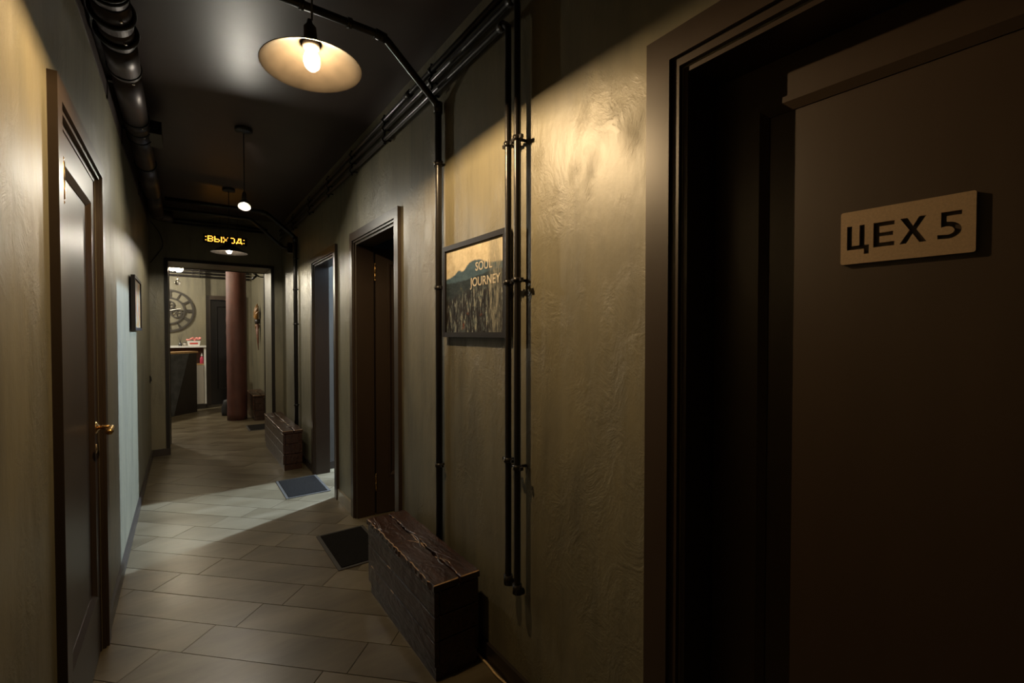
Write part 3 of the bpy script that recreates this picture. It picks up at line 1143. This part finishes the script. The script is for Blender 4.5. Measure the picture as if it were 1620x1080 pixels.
# ------------------------------------------------------------------ benches
def plank(c0, size, seed, jag=0.004, n=26, edge=0.05, front=None, lip=False):
    """rough-edged plank running along y: wandering edges, chamfers painted pale as highlights. returns MB"""
    rnd = random.Random(seed)
    m_ = MB()
    sx, sy, sz = size
    ts = [0.0, 0.004 / sy] + [i / n for i in range(1, n)] + [1 - 0.004 / sy, 1.0]
    front = edge if front is None else front
    rings = []
    last = len(ts) - 1
    for i, t in enumerate(ts):
        y = c0[1] - sy / 2 + sy * t
        e = 0.35 if i in (0, 1, last - 1, last) else 1
        j = [(rnd.uniform(-jag, jag) * e, rnd.uniform(-jag, jag) * 0.6 * e) for _ in range(4)]
        w1 = mnoise.noise(Vector((seed * 3.1, t * 7, 0))) * jag * 1.5
        pts = [(-sx / 2, -sz / 2), (sx / 2, -sz / 2), (sx / 2, sz / 2), (-sx / 2, sz / 2)]
        ch = 0.0028
        oct_ = []
        for q, (px, pz) in enumerate(pts):
            ax_ = px + j[q][0] + w1 * (1 if px < 0 else -1)
            az_ = pz + j[q][1] * (0.4 if pz > 0 else 1)
            sxn, szn = (1 if px > 0 else -1), (1 if pz > 0 else -1)
            if i in (0, last) and lip:
                az_ -= szn * 0.003
            if q in (0, 2):
                oct_ += [(ax_, az_ - szn * ch), (ax_ - sxn * ch, az_)]
            else:
                oct_ += [(ax_ - sxn * ch, az_), (ax_, az_ - szn * ch)]
        rings.append([m_.bm.verts.new((c0[0] + x, y, c0[2] + z)) for x, z in oct_])
    for i, (p, q) in enumerate(zip(rings, rings[1:])):
        for k in range(8):
            f = m_.bm.faces.new((p[k], p[(k + 1) % 8], q[(k + 1) % 8], q[k]))
            if k in (0, 2, 4, 6) and rnd.random() < (front if k == 6 else edge):
                f.material_index = 1
            if lip and k == 5 and i in (0, last - 1):
                f.material_index = 1
    m_.bm.faces.new(rings[0][::-1])
    m_.bm.faces.new(rings[-1])
    return m_


def bench(x0, x1, y0, y1, h, label, seed, planks_front=3):
    """box bench of rough lacquered planks; long side along y, back against the right wall"""
    cx, cy = (x0 + x1) / 2, (y0 + y1) / 2
    root = empty('wooden_bench', (cx, cy, 0))
    wx, ly = x1 - x0, y1 - y0
    mats = [M['bench'], M['bench_highlight']]
    tt = 0.030
    zb = h - tt
    # plinth and carcass
    m_ = MB()
    m_.box((-wx / 2 + 0.012, -ly / 2 + 0.012, 0), (wx / 2 - 0.004, ly / 2 - 0.012, 0.06)).bevel(0.003, 1)
    m_.build('plinth', M['bench'], root)
    m_ = MB()
    m_.box((-wx / 2 + 0.022, -ly / 2 + 0.022, 0.06), (wx / 2 - 0.004, ly / 2 - 0.022, zb - 0.001))
    m_.build('carcass', M['bench'], root)
    # top boards with a seam between
    wa = wx * 0.54
    gap = 0.006
    plank((-wx / 2 + wa / 2 - 0.004, 0, zb + tt / 2), (wa, ly + 0.008, tt), seed, 0.0035, 44, 0.05, 0.82, True).build('top_board', mats, root)
    wb = wx - wa - gap
    plank((wx / 2 - wb / 2, 0, zb + tt / 2), (wb, ly + 0.008, tt), seed + 1, 0.0030, 44, 0.05, 0.25, True).build('top_board', mats, root)
    # front boards, stacked
    z0 = 0.062
    zh = (zb - 0.002 - z0) / planks_front
    for i in range(planks_front):
        plank((-wx / 2 + 0.011, 0, z0 + zh * (i + 0.5)), (0.020, ly - 0.004, zh - 0.004), seed + 5 + i, 0.0009, 20, 0.12).build('front_board', mats, root)
    # end boards (both ends): planks along x
    for sgn in (-1, 1):
        for i in range(planks_front):
            mm = plank((0, 0, 0), (0.020, wx - 0.028, zh - 0.004), seed + 11 + i + (5 if sgn > 0 else 0), 0.0008, 10, 0.12)
            bmesh.ops.rotate(mm.bm, cent=(0, 0, 0), matrix=Matrix.Rotation(R(90), 3, 'Z'), verts=mm.bm.verts)
            bmesh.ops.translate(mm.bm, vec=(0.010, sgn * (ly / 2 - 0.011), z0 + zh * (i + 0.5)), verts=mm.bm.verts)
            mm.build('end_board', mats, root)
    # raised branch-like carving lines on the top
    rnd = random.Random(seed + 40)
    for i in range(10):
        yy = rnd.uniform(-ly / 2 + 0.08, ly / 2 - 0.25)
        xx = rnd.uniform(-wx / 2 + 0.05, wx / 2 - 0.05)
        ln = rnd.uniform(0.10, 0.22)
        dx = rnd.uniform(-0.05, 0.05)
        path = []
        rad = []
        for k in range(9):
            t = k / 8
            px = xx + dx * t + 0.012 * math.sin(t * 5 + i)
            px = max(-wx / 2 + 0.02, min(wx / 2 - 0.02, px))
            path.append((px, yy + ln * t, h - 0.002))
            rad.append(0.0012 + (0.0042 if i % 3 else 0.0022) * math.sin(math.pi * t))
        MB().tube(path, rad, 8).build('carved_ridge', M['bench'] if i % 3 else M['bench_highlight'], root)  # some ridges take the painted highlight tone
    tag(root, label, 'bench', 'wooden box benches along the right wall')
    return root


bench(0.785, 0.990, 1.605, 2.395, 0.395, 'nearest dark lacquered plank bench with rough edges below the painting', 3)
bench(0.795, 0.976, 5.000, 6.270, 0.400, 'long brown plank bench by the far wall before the portal', 23)
bench(0.880, 1.090, 8.150, 9.050, 0.400, 'dark plank bench in the reception behind the red brown column', 53)


# ------------------------------------------------------------------ door mats
def door_mat(x0, x1, y0, y1, label):
    root = empty('door_mat', ((x0 + x1) / 2, (y0 + y1) / 2, 0))
    wx, wy = (x1 - x0) / 2, (y1 - y0) / 2
    m_ = MB()
    m_.box((-wx, -wy, 0.0008), (wx, wy, 0.005)).bevel(0.002, 1)
    m_.build('rubber_rim', M['mat_rim'], root)
    rb = 0.022
    # ribbed pile
    m_ = MB()
    n = 26
    for i in range(n):
        ya_ = -wy + rb + (2 * wy - 2 * rb) * i / n
        yb_ = -wy + rb + (2 * wy - 2 * rb) * (i + 0.86) / n
        m_.box((-wx + rb, ya_, 0.004), (wx - rb, yb_, 0.0095))
    m_.box((-wx + rb, -wy + rb, 0.004), (wx - rb, wy - rb, 0.0075))
    m_.build('pile', M['mat'], root)
    tag(root, label, 'door mat', 'door mats at the thresholds')


door_mat(0.715, 1.030, 2.705, 3.255, 'black door mat beside the near bench at the middle doorway')
door_mat(0.680, 1.032, 4.140, 4.690, 'dark grey door mat in cold light at the far doorway')
door_mat(0.735, 1.060, 7.345, 7.800, 'small black door mat beyond the portal')

# ------------------------------------------------------------------ exit sign hanging over the portal
es = empty('exit_sign', (0.405, 6.20, 2.446))
m = MB()
m.box((-0.215, -0.014, -0.045), (0.215, 0.014, 0.050)).bevel(0.004, 1)
m.build('housing', M['panel'], es)
# dot-matrix letters, one mesh per character
DOTS = [['0', '1', '0', '0', '0', '1', '0'],
        ['11110', '10001', '10001', '11110', '10001', '10001', '11110'],
        ['1000001', '1000001', '1000001', '1111001', '1000101', '1000101', '1111001'],
        ['10001', '10001', '01010', '00100', '01010', '10001', '10001'],
        ['01110', '10001', '10001', '10001', '10001', '10001', '01110'],
        ['001110', '001010', '001010', '010010', '010010', '111111', '100001'],
        ['0', '1', '0', '0', '0', '1', '0']]
lx, pxs, pzs = -0.193, 0.0106, 0.0094
for g in DOTS:
    m = MB()
    for row, bits in enumerate(g):
        for col, bit in enumerate(bits):
            if bit == '1':
                cx_, cz_ = lx + (col + 0.5) * pxs, 0.036 - (row + 0.5) * pzs
                m.box((cx_ - pxs * 0.49, -0.0165, cz_ - pzs * 0.49), (cx_ + pxs * 0.49, -0.0138, cz_ + pzs * 0.49))
    m.build('letter', M['led'], es)
    lx += (len(g[0]) + 1) * pxs
for sx_ in (-0.05, 0.12):
    MB().tube([(sx_, 0, 0.048), (sx_, 0, ZC - 2.446)], 0.0022, 6).build('hanging_wire', M['cord'], es)
tag(es, 'black LED sign with amber Cyrillic exit lettering hanging above the portal', 'sign')

# ------------------------------------------------------------------ cables, switch
m = MB()
path = arc_path([(XL + 0.02, YE - 0.006, 2.62), (-0.20, YE - 0.006, 2.50), (-0.165, YE - 0.006, 2.36), (-0.23, YE - 0.006, 2.25), (XL + 0.012, YE - 0.006, 2.16)], 0.09)
m.tube(path, 0.004, 8)
tag(m.build('wall_cable', M['cord']), 'thin dark cable looping down the end wall left of the portal', 'cable')
m = MB()
path = arc_path([(1.008, 1.66, 0.006), (1.010, 1.56, 0.006), (1.004, 1.50, 0.006), (1.012, 1.44, 0.006), (1.012, 1.20, 0.006), (1.010, 0.85, 0.006)], 0.06)
m.tube(path, 0.0045, 8)
tag(m.build('floor_cable', M['wire']), 'beige cable lying on the floor behind the near bench', 'cable')
sw = empty('wall_socket', (XL, 6.305, 0.88))
m = MB()
m.box((0.0005, -0.04, -0.04), (0.010, 0.04, 0.04)).bevel(0.003, 1)
m.build('plate', M['panel'], sw)
m = MB()
m.lathe([(0, 0), (0.022, 0), (0.024, 0.008), (0, 0.008)], (0.009, 0, 0), 18, mat=Matrix.Rotation(R(90), 3, 'Y'))
m.build('socket_face', M['panel'], sw)
tag(sw, 'small black socket on the left wall by the corner', 'socket')

# ------------------------------------------------------------------ reception: column
CXC, CYC, CR = 0.690, 8.47, 0.140
m = MB()
prof = [(0, 0.0)]
for i in range(29):
    z = ZC * i / 28
    prof.append((CR + 0.004 * mnoise.noise(Vector((0, 0, z * 3))), z))
prof.append((0, ZC))
m.lathe(prof, (0, 0, 0), 40)
for v in m.bm.verts:
    d = Vector((v.co.x, v.co.y, 0))
    if d.length > 0.01:
        v.co += d.normalized() * 0.005 * mnoise.noise(v.co * 9)
o = m.build('round_column', M['column'])
o.location = (CXC, CYC, 0)
tag(o, 'round red brown column standing in the reception', 'column')

# ------------------------------------------------------------------ reception: wall clock
ck = empty('wall_clock', (-0.215, RY1, 1.790))
CRo = 0.390


def ring_plate(r0, r1, y0, y1, n=56):
    m_ = MB()
    V = []
    for i in range(n):
        a_ = i / n * math.tau
        V.append([m_.bm.verts.new((r * math.cos(a_), y, r * math.sin(a_))) for r, y in ((r0, y0), (r1, y0), (r1, y1), (r0, y1))])
    for i in range(n):
        p_, q_ = V[i], V[(i + 1) % n]
        for k in range(4):
            m_.bm.faces.new((p_[k], p_[(k + 1) % 4], q_[(k + 1) % 4], q_[k]))
    return m_


ring_plate(CRo - 0.035, CRo, -0.030, -0.008).build('outer_ring', M['clock'], ck)
ring_plate(0.225, 0.250, -0.030, -0.008).build('inner_ring', M['clock'], ck)
NUM = ['XII', 'I', 'II', 'III', 'IV', 'V', 'VI', 'VII', 'VIII', 'IX', 'X', 'XI']
for i, t in enumerate(NUM):
    ang = R(90 - 30 * i)
    m = MB()
    radial = Vector((math.cos(ang), 0, math.sin(ang)))
    tang = Vector((math.sin(ang), 0, -math.cos(ang)))
    r0, r1 = 0.244, CRo - 0.030

    def stroke(o0, o1):
        a_ = radial * r0 + tang * o0
        b_ = radial * r1 + tang * o1
        d_ = (b_ - a_).normalized()
        pn = Vector((d_.z, 0, -d_.x)) * 0.0065
        vs = [m.bm.verts.new(p_ + Vector((0, y_, 0))) for y_ in (-0.026, -0.012) for p_ in (a_ - pn, a_ + pn, b_ + pn, b_ - pn)]
        for f in ((0, 1, 2, 3), (7, 6, 5, 4), (0, 4, 5, 1), (1, 5, 6, 2), (2, 6, 7, 3), (3, 7, 4, 0)):
            m.bm.faces.new([vs[k_] for k_ in f])
    wds = {'I': 0.022, 'V': 0.044, 'X': 0.044}
    tot = sum(wds[c_] for c_ in t)
    off_ = -tot / 2
    for c_ in t:
        mid = off_ + wds[c_] / 2
        if c_ == 'I':
            stroke(mid, mid)
        elif c_ == 'V':
            stroke(mid, mid - 0.016)
            stroke(mid, mid + 0.016)
        else:
            stroke(mid - 0.016, mid + 0.016)
            stroke(mid + 0.016, mid - 0.016)
        off_ += wds[c_]
    m.build('numeral', M['clock'], ck)
for gx, gz, gr in ((0.005, 0.105, 0.085), (0.115, -0.045, 0.088), (-0.12, -0.03, 0.075)):
    m = ring_plate(gr - 0.022, gr, -0.028, -0.010, 30)
    for k in range(5):
        a_ = k / 5 * math.tau
        p0 = Vector((0, 0, 0))
        p1 = Vector((math.cos(a_) * (gr - 0.015), 0, math.sin(a_) * (gr - 0.015)))
        m.tube([p0 + Vector((0, -0.019, 0)), p1 + Vector((0, -0.019, 0))], 0.007, 6)
    bmesh.ops.translate(m.bm, vec=(gx, 0, gz), verts=m.bm.verts)
    m.build('gear', M['clock'], ck)
for nm, ang, ln, wd_ in (('minute_hand', 13, 0.19, 0.008), ('hour_hand', -95, 0.13, 0.011)):
    a_ = R(ang)
    m = MB()
    d_ = Vector((math.cos(a_), 0, math.sin(a_)))
    pn = Vector((-d_.z, 0, d_.x)) * wd_
    vs = [m.bm.verts.new(p_ + Vector((0, y_, 0))) for y_ in (-0.040, -0.034) for p_ in (d_ * -0.04 - pn, d_ * -0.04 + pn, d_ * ln + pn * 0.4, d_ * ln - pn * 0.4)]
    for f in ((0, 1, 2, 3), (7, 6, 5, 4), (0, 4, 5, 1), (1, 5, 6, 2), (2, 6, 7, 3), (3, 7, 4, 0)):
        m.bm.faces.new([vs[k_] for k_ in f])
    m.build(nm, M['silver'], ck)
m = MB()
m.lathe([(0, 0), (0.022, 0), (0.022, 0.044), (0, 0.046)], (0, 0, 0), 16, mat=Matrix.Rotation(R(90), 3, 'X'))
m.build('hub', M['clock'], ck)
m = MB()
m.tube([(-0.24, -0.019, 0), (-0.02, -0.019, 0)], 0.006, 6)
m.tube([(0.02, -0.019, 0), (0.235, -0.019, 0)], 0.006, 6)
m.build('back_bar', M['clock'], ck)
tag(ck, 'large open bronze skeleton clock with Roman numerals on the reception wall', 'clock')

# ------------------------------------------------------------------ reception: back shelf unit
sx0, sx1, sy0, sy1, sz = -1.35, 0.325, 10.02, RY1 - 0.0005, 1.150
sh = empty('shelf_unit', (0, sy0, 0))
box('top_board', (sx0, -0.02, sz - 0.028), (sx1 + 0.012, sy1 - sy0, sz), M['white'], sh, 0.002, 1)
box('side_panel', (sx1 - 0.022, 0, 0.09), (sx1 + 0.008, sy1 - sy0, sz - 0.028), M['white'], sh, 0.002, 1)
box('side_panel', (sx0, 0, 0.09), (sx0 + 0.022, sy1 - sy0, sz - 0.028), M['white'], sh, 0.002, 1)
box('back_panel', (sx0 + 0.022, sy1 - sy0 - 0.012, 0.09), (sx1 - 0.022, sy1 - sy0, sz - 0.028), M['carved_dark'], sh)
box('shelf_board', (sx0 + 0.022, 0.004, 0.800), (sx1 - 0.022, sy1 - sy0 - 0.012, 0.822), M['oak'], sh, 0.001, 1)
box('plinth', (sx0, 0.03, 0), (sx1, sy1 - sy0, 0.09), M['counter'], sh)
for i in range(4):
    wd_ = (sx1 - sx0 - 0.05) / 4
    a_ = sx0 + 0.025 + wd_ * i
    dd = box('cabinet_door', (a_ + 0.002, -0.012, 0.095), (a_ + wd_ - 0.002, 0.006, 0.796), M['grey_lam'], sh, 0.002, 1)
tag(sh, 'white topped low shelf unit against the clock wall behind the counter', 'shelf')

# things on the shelf unit
px = empty('flower_box', (0.155, 10.16, sz))
m = MB()
bt, tp, hh = (0.085, 0.055), (0.100, 0.065), 0.088
vs = []
for (hx, hy), z in ((bt, 0), (tp, hh), ((tp[0] - 0.008, tp[1] - 0.008), hh), ((bt[0] - 0.008, bt[1] - 0.008), 0.012)):
    vs.append([m.bm.verts.new((sx_ * hx, sy_ * hy, z)) for sx_, sy_ in ((-1, -1), (1, -1), (1, 1), (-1, 1))])
m.bm.faces.new(vs[0][::-1])
for a_, b_ in zip(vs, vs[1:]):
    for k in range(4):
        m.bm.faces.new((a_[k], a_[(k + 1) % 4], b_[(k + 1) % 4], b_[k]))
m.bm.faces.new(vs[3])
m.build('planter', M['white'], px)
box('red_label', (-0.062, -0.0635, 0.030), (0.062, -0.0570, 0.056), M['red'], px)
rnd = random.Random(5)
petal = None
for i in range(26):
    m = MB()
    r_ = rnd.uniform(0.016, 0.026)
    m.lathe([(0, -r_ * 0.6), (r_ * 0.8, -r_ * 0.3), (r_, r_ * 0.15), (r_ * 0.6, r_ * 0.5), (r_ * 0.25, r_ * 0.3), (0, r_ * 0.35)], (0, 0, 0), 7)
    f = m.build('flower', M['pink'] if rnd.random() < 0.7 else M['lilac'], px)
    f.location = (rnd.uniform(-0.10, 0.10), rnd.uniform(-0.055, 0.05), 0.098 + rnd.uniform(0, 0.045))
    f.rotation_euler = (rnd.uniform(-0.6, 0.6), rnd.uniform(-0.6, 0.6), 0)
tag(px, 'white box with a red label filled with pink flowers on the shelf unit', 'flower box')

rd = empty('reed_diffuser', (-0.045, 10.14, sz))
MB().lathe([(0, 0), (0.026, 0), (0.028, 0.008), (0.028, 0.040), (0.012, 0.054), (0.011, 0.068), (0.013, 0.070), (0, 0.070)], (0, 0, 0), 18).build('bottle', M['glassy'], rd)
for dx_, dy_ in ((-0.045, 0.0), (-0.02, 0.02), (0.018, 0.01), (0.040, -0.005)):
    MB().tube([(0, 0, 0.06), (dx_, dy_, 0.215)], 0.0018, 5).build('reed', M['counter'], rd)
tag(rd, 'small dark reed diffuser beside the flower box', 'diffuser')
jr = empty('small_jar', (0.020, 10.17, sz))
MB().lathe([(0, 0), (0.024, 0), (0.026, 0.01), (0.026, 0.052), (0, 0.052)], (0, 0, 0), 16).build('jar', M['grey_lam'], jr)
MB().lathe([(0, 0.052), (0.024, 0.052), (0.024, 0.066), (0, 0.066)], (0, 0, 0), 16).build('lid', M['counter'], jr)
tag(jr, 'small greenish jar between the diffuser and the flower box', 'jar')
bo = empty('spray_bottle', (0.270, 10.08, 0.822))
MB().lathe([(0, 0), (0.026, 0), (0.028, 0.006), (0.028, 0.105), (0.014, 0.125), (0.012, 0.135), (0, 0.135)], (0, 0, 0), 18).build('bottle', M['pinkred'], bo)
MB().lathe([(0, 0.135), (0.015, 0.135), (0.015, 0.165), (0.009, 0.172), (0.009, 0.195), (0, 0.196)], (0, 0, 0), 16).build('cap', M['white'], bo)
tag(bo, 'raspberry red bottle with white cap inside the shelf unit', 'bottle')

# ------------------------------------------------------------------ reception: counter
# front face runs from (-1.3, 8.2) to (0.19, 9.70); seen only from the portal edge on
ct = empty('reception_counter', (0.20, 9.70, 0))
fd = Vector((-1.0, -1.02, 0)).normalized()            # along the front, away from the free corner
bd = Vector((-0.72, 0.69, 0)).normalized()            # depth direction
CH = 1.065


def quadbox(name, s0, s1, d0, d1, z0, z1, mat, parent):
    m_ = MB()
    vs_ = []
    for z_ in (z0, z1):
        for s_, d_ in ((s0, d0), (s1, d0), (s1, d1), (s0, d1)):
            p_ = fd * s_ + bd * d_
            vs_.append(m_.bm.verts.new((p_.x, p_.y, z_)))
    for f in ((3, 2, 1, 0), (4, 5, 6, 7), (0, 1, 5, 4), (1, 2, 6, 5), (2, 3, 7, 6), (3, 0, 4, 7)):
        m_.bm.faces.new([vs_[k_] for k_ in f])
    m_.bevel(0.002, 1)
    return m_.build(name, mat, parent)


quadbox('body', 0, 1.9, 0.02, 0.14, 0, CH - 0.03, M['counter'], ct)
quadbox('top', -0.01, 1.92, 0.0, 0.24, CH - 0.03, CH, M['oak'], ct)
# slanted stone panel on the front, proud by 2 cm
fm = frame_mat((bd.x * 0.02, bd.y * 0.02, 0), tuple(fd), (0, 0, 1))
nrm = fd.cross(Vector((0, 0, 1)))
dep = 0.018 if nrm.dot(bd) < 0 else -0.018
m = MB()
m.prism([(0.17, CH - 0.032), (0.48, 0.01), (1.85, 0.01), (1.85, CH - 0.032)], fm, dep)
m.build('stone_panel', M['stone'], ct)
tag(ct, 'dark reception counter with a slanted grey stone front and oak top', 'counter')

# ------------------------------------------------------------------ reception: pipes, globes, wall ornament, bag, light spot
for z, lab in ((2.44, 'lowest of the three pipes on the clock wall'), (2.50, 'middle of the three pipes on the clock wall'), (2.555, 'highest of the three pipes on the clock wall')):
    pipe('wall_pipe', [(-2.2, RY1 - 0.03, z), (0.36, RY1 - 0.03, z), (0.46, RY2 - 0.05, z), (1.08, RY2 - 0.05, z)], 0.021, lab + ' in the reception',
         [((-0.4, RY1 - 0.03, z), 'x'), ((0.15, RY1 - 0.03, z), 'x'), ((0.26, RY1 - 0.03, z), 'x')], 'pipes on the clock wall', 0.03)
pipe('reception_drop_pipe', [(1.090, 8.42, 0.41), (1.090, 8.42, 2.74)], 0.014, 'thin black pipe dropping to the reception bench',
     [((1.090, 8.42, z), 'z') for z in (2.2, 1.6, 0.9)], None, 0.03, wall_x=RX1)


def globe(x, y, z, r, lit, label):
    p = empty('globe_pendant', (x, y, ZC))
    MB().lathe([(0, 0), (0.04, 0), (0.04, -0.018), (0, -0.020)], (0, 0, 0), 16).build('ceiling_canopy', M['shade_out'], p)
    MB().tube([(0, 0, -0.015), (0, 0, z + r - ZC)], 0.003, 6).build('cord', M['cord'], p)
    prof_ = [(r * math.sin(math.pi * i / 12) if 0 < i < 12 else 0, r * -math.cos(math.pi * i / 12)) for i in range(13)]
    MB().lathe(prof_, (0, 0, z - ZC), 22).build('globe', M['globe'] if lit else M['glass'], p)
    MB().lathe([(0, r + 0.03), (0.013, r + 0.03), (0.016, r - 0.006), (0, r - 0.006)], (0, 0, z - ZC), 12).build('socket', M['steel'], p)
    tag(p, label, 'lamp', 'glass globe pendants in the reception')


globe(-0.115, 8.00, 2.300, 0.046, True, 'left one of two lit globe lamps seen through the portal')
globe(-0.040, 8.10, 2.302, 0.048, True, 'right one of two lit globe lamps seen through the portal')
globe(-0.060, 8.30, 2.120, 0.036, False, 'unlit clear glass globe hanging below the lit ones')

wo = empty('wall_ornament', (RX1, 9.28, 1.60))
# fan of carved leaves, a dark band, a gilded boss below
for i, (a_, ln) in enumerate(((-38, 0.22), (-20, 0.28), (0, 0.31), (20, 0.28), (38, 0.22))):
    m = MB()
    d_ = Vector((0, math.sin(R(a_)), math.cos(R(a_))))
    pts_ = [Vector((-0.035 - 0.03 * math.sin(t_ * math.pi), 0, 0)) + d_ * (ln * t_) for t_ in (0, 0.2, 0.45, 0.7, 0.88, 1.0)]
    m.tube(pts_, [0.016, 0.030, 0.036, 0.030, 0.016, 0.003], 10)
    m.build('carved_leaf', M['carved'], wo)
m = MB()
m.lathe([(0, 0.03), (0.055, 0.03), (0.066, 0.015), (0.066, -0.035), (0.055, -0.05), (0, -0.05)], (-0.045, 0, 0), 18)
for v in m.bm.verts:
    v.co.x = -0.045 + (v.co.x + 0.045) * 0.65
m.build('band', M['counter'], wo)
m = MB()
m.lathe([(0, -0.05), (0.040, -0.05), (0.060, -0.085), (0.052, -0.125), (0.025, -0.16), (0, -0.165)], (-0.045, 0.01, 0), 16)
for v in m.bm.verts:
    v.co.x = -0.045 + (v.co.x + 0.045) * 0.65
m.build('boss', M['carved'], wo)
for i, (dy_, ln) in enumerate(((-0.07, 0.34), (-0.03, 0.46), (0.01, 0.40), (0.05, 0.30))):
    m = MB()
    m.tube([(-0.05, dy_, -0.06), (-0.045, dy_ * 1.1, -0.06 - ln * 0.5), (-0.035, dy_ * 1.2 - 0.01, -0.06 - ln)], [0.018, 0.015, 0.005], 8)
    m.build('hanging_strip', M['carved_dark'], wo)
tag(wo, 'gilded brown carved wall ornament with hanging strips beside the column', 'ornament')

bg = empty('black_bag', (0.60, 8.98, 0))
m = MB()
bmesh.ops.create_cube(m.bm, size=1.0)
bmesh.ops.subdivide_edges(m.bm, edges=m.bm.edges[:], cuts=3, use_grid_fill=True)
for v in m.bm.verts:
    n_ = v.co.normalized() * 0.62
    v.co = v.co.lerp(n_, 0.55)
    t_ = 1 - 0.3 * (v.co.z + 0.5)
    v.co.x *= 0.20 * t_
    v.co.y *= 0.14 * t_
    v.co.z = max(0, (v.co.z + 0.5) * 0.26 + 0.02 * mnoise.noise(v.co * 12))
for f in m.bm.faces:
    f.smooth = True
m.build('body', M['bag'], bg)
m = MB()
m.tube([(-0.02, 0, 0.22), (-0.01, 0.01, 0.32), (0.05, 0.03, 0.42), (0.08, 0.05, 0.36), (0.08, 0.04, 0.20)], 0.007, 8)
m.build('strap', M['bag'], bg)
tag(bg, 'small black bag on the floor behind the column', 'bag')

sp = empty('wall_spotlight', (RX1, 8.75, 2.33))
m = MB()
m.tube([(-0.0005, 0, 0), (-0.05, 0, 0), (-0.10, 0.02, 0.02)], 0.010, 8)
m.build('arm', M['pipe'], sp)
for a_, b_ in (((-0.10, 0.02, 0.02), (-0.17, 0.06, -0.04)), ((-0.08, 0.01, 0.01), (-0.15, -0.06, 0.05))):
    MB().tube([a_, b_], [0.014, 0.022], 10).build('spot_head', M['pipe'], sp)
tag(sp, 'small black twin spotlight high on the reception wall beside the column', 'spotlight')
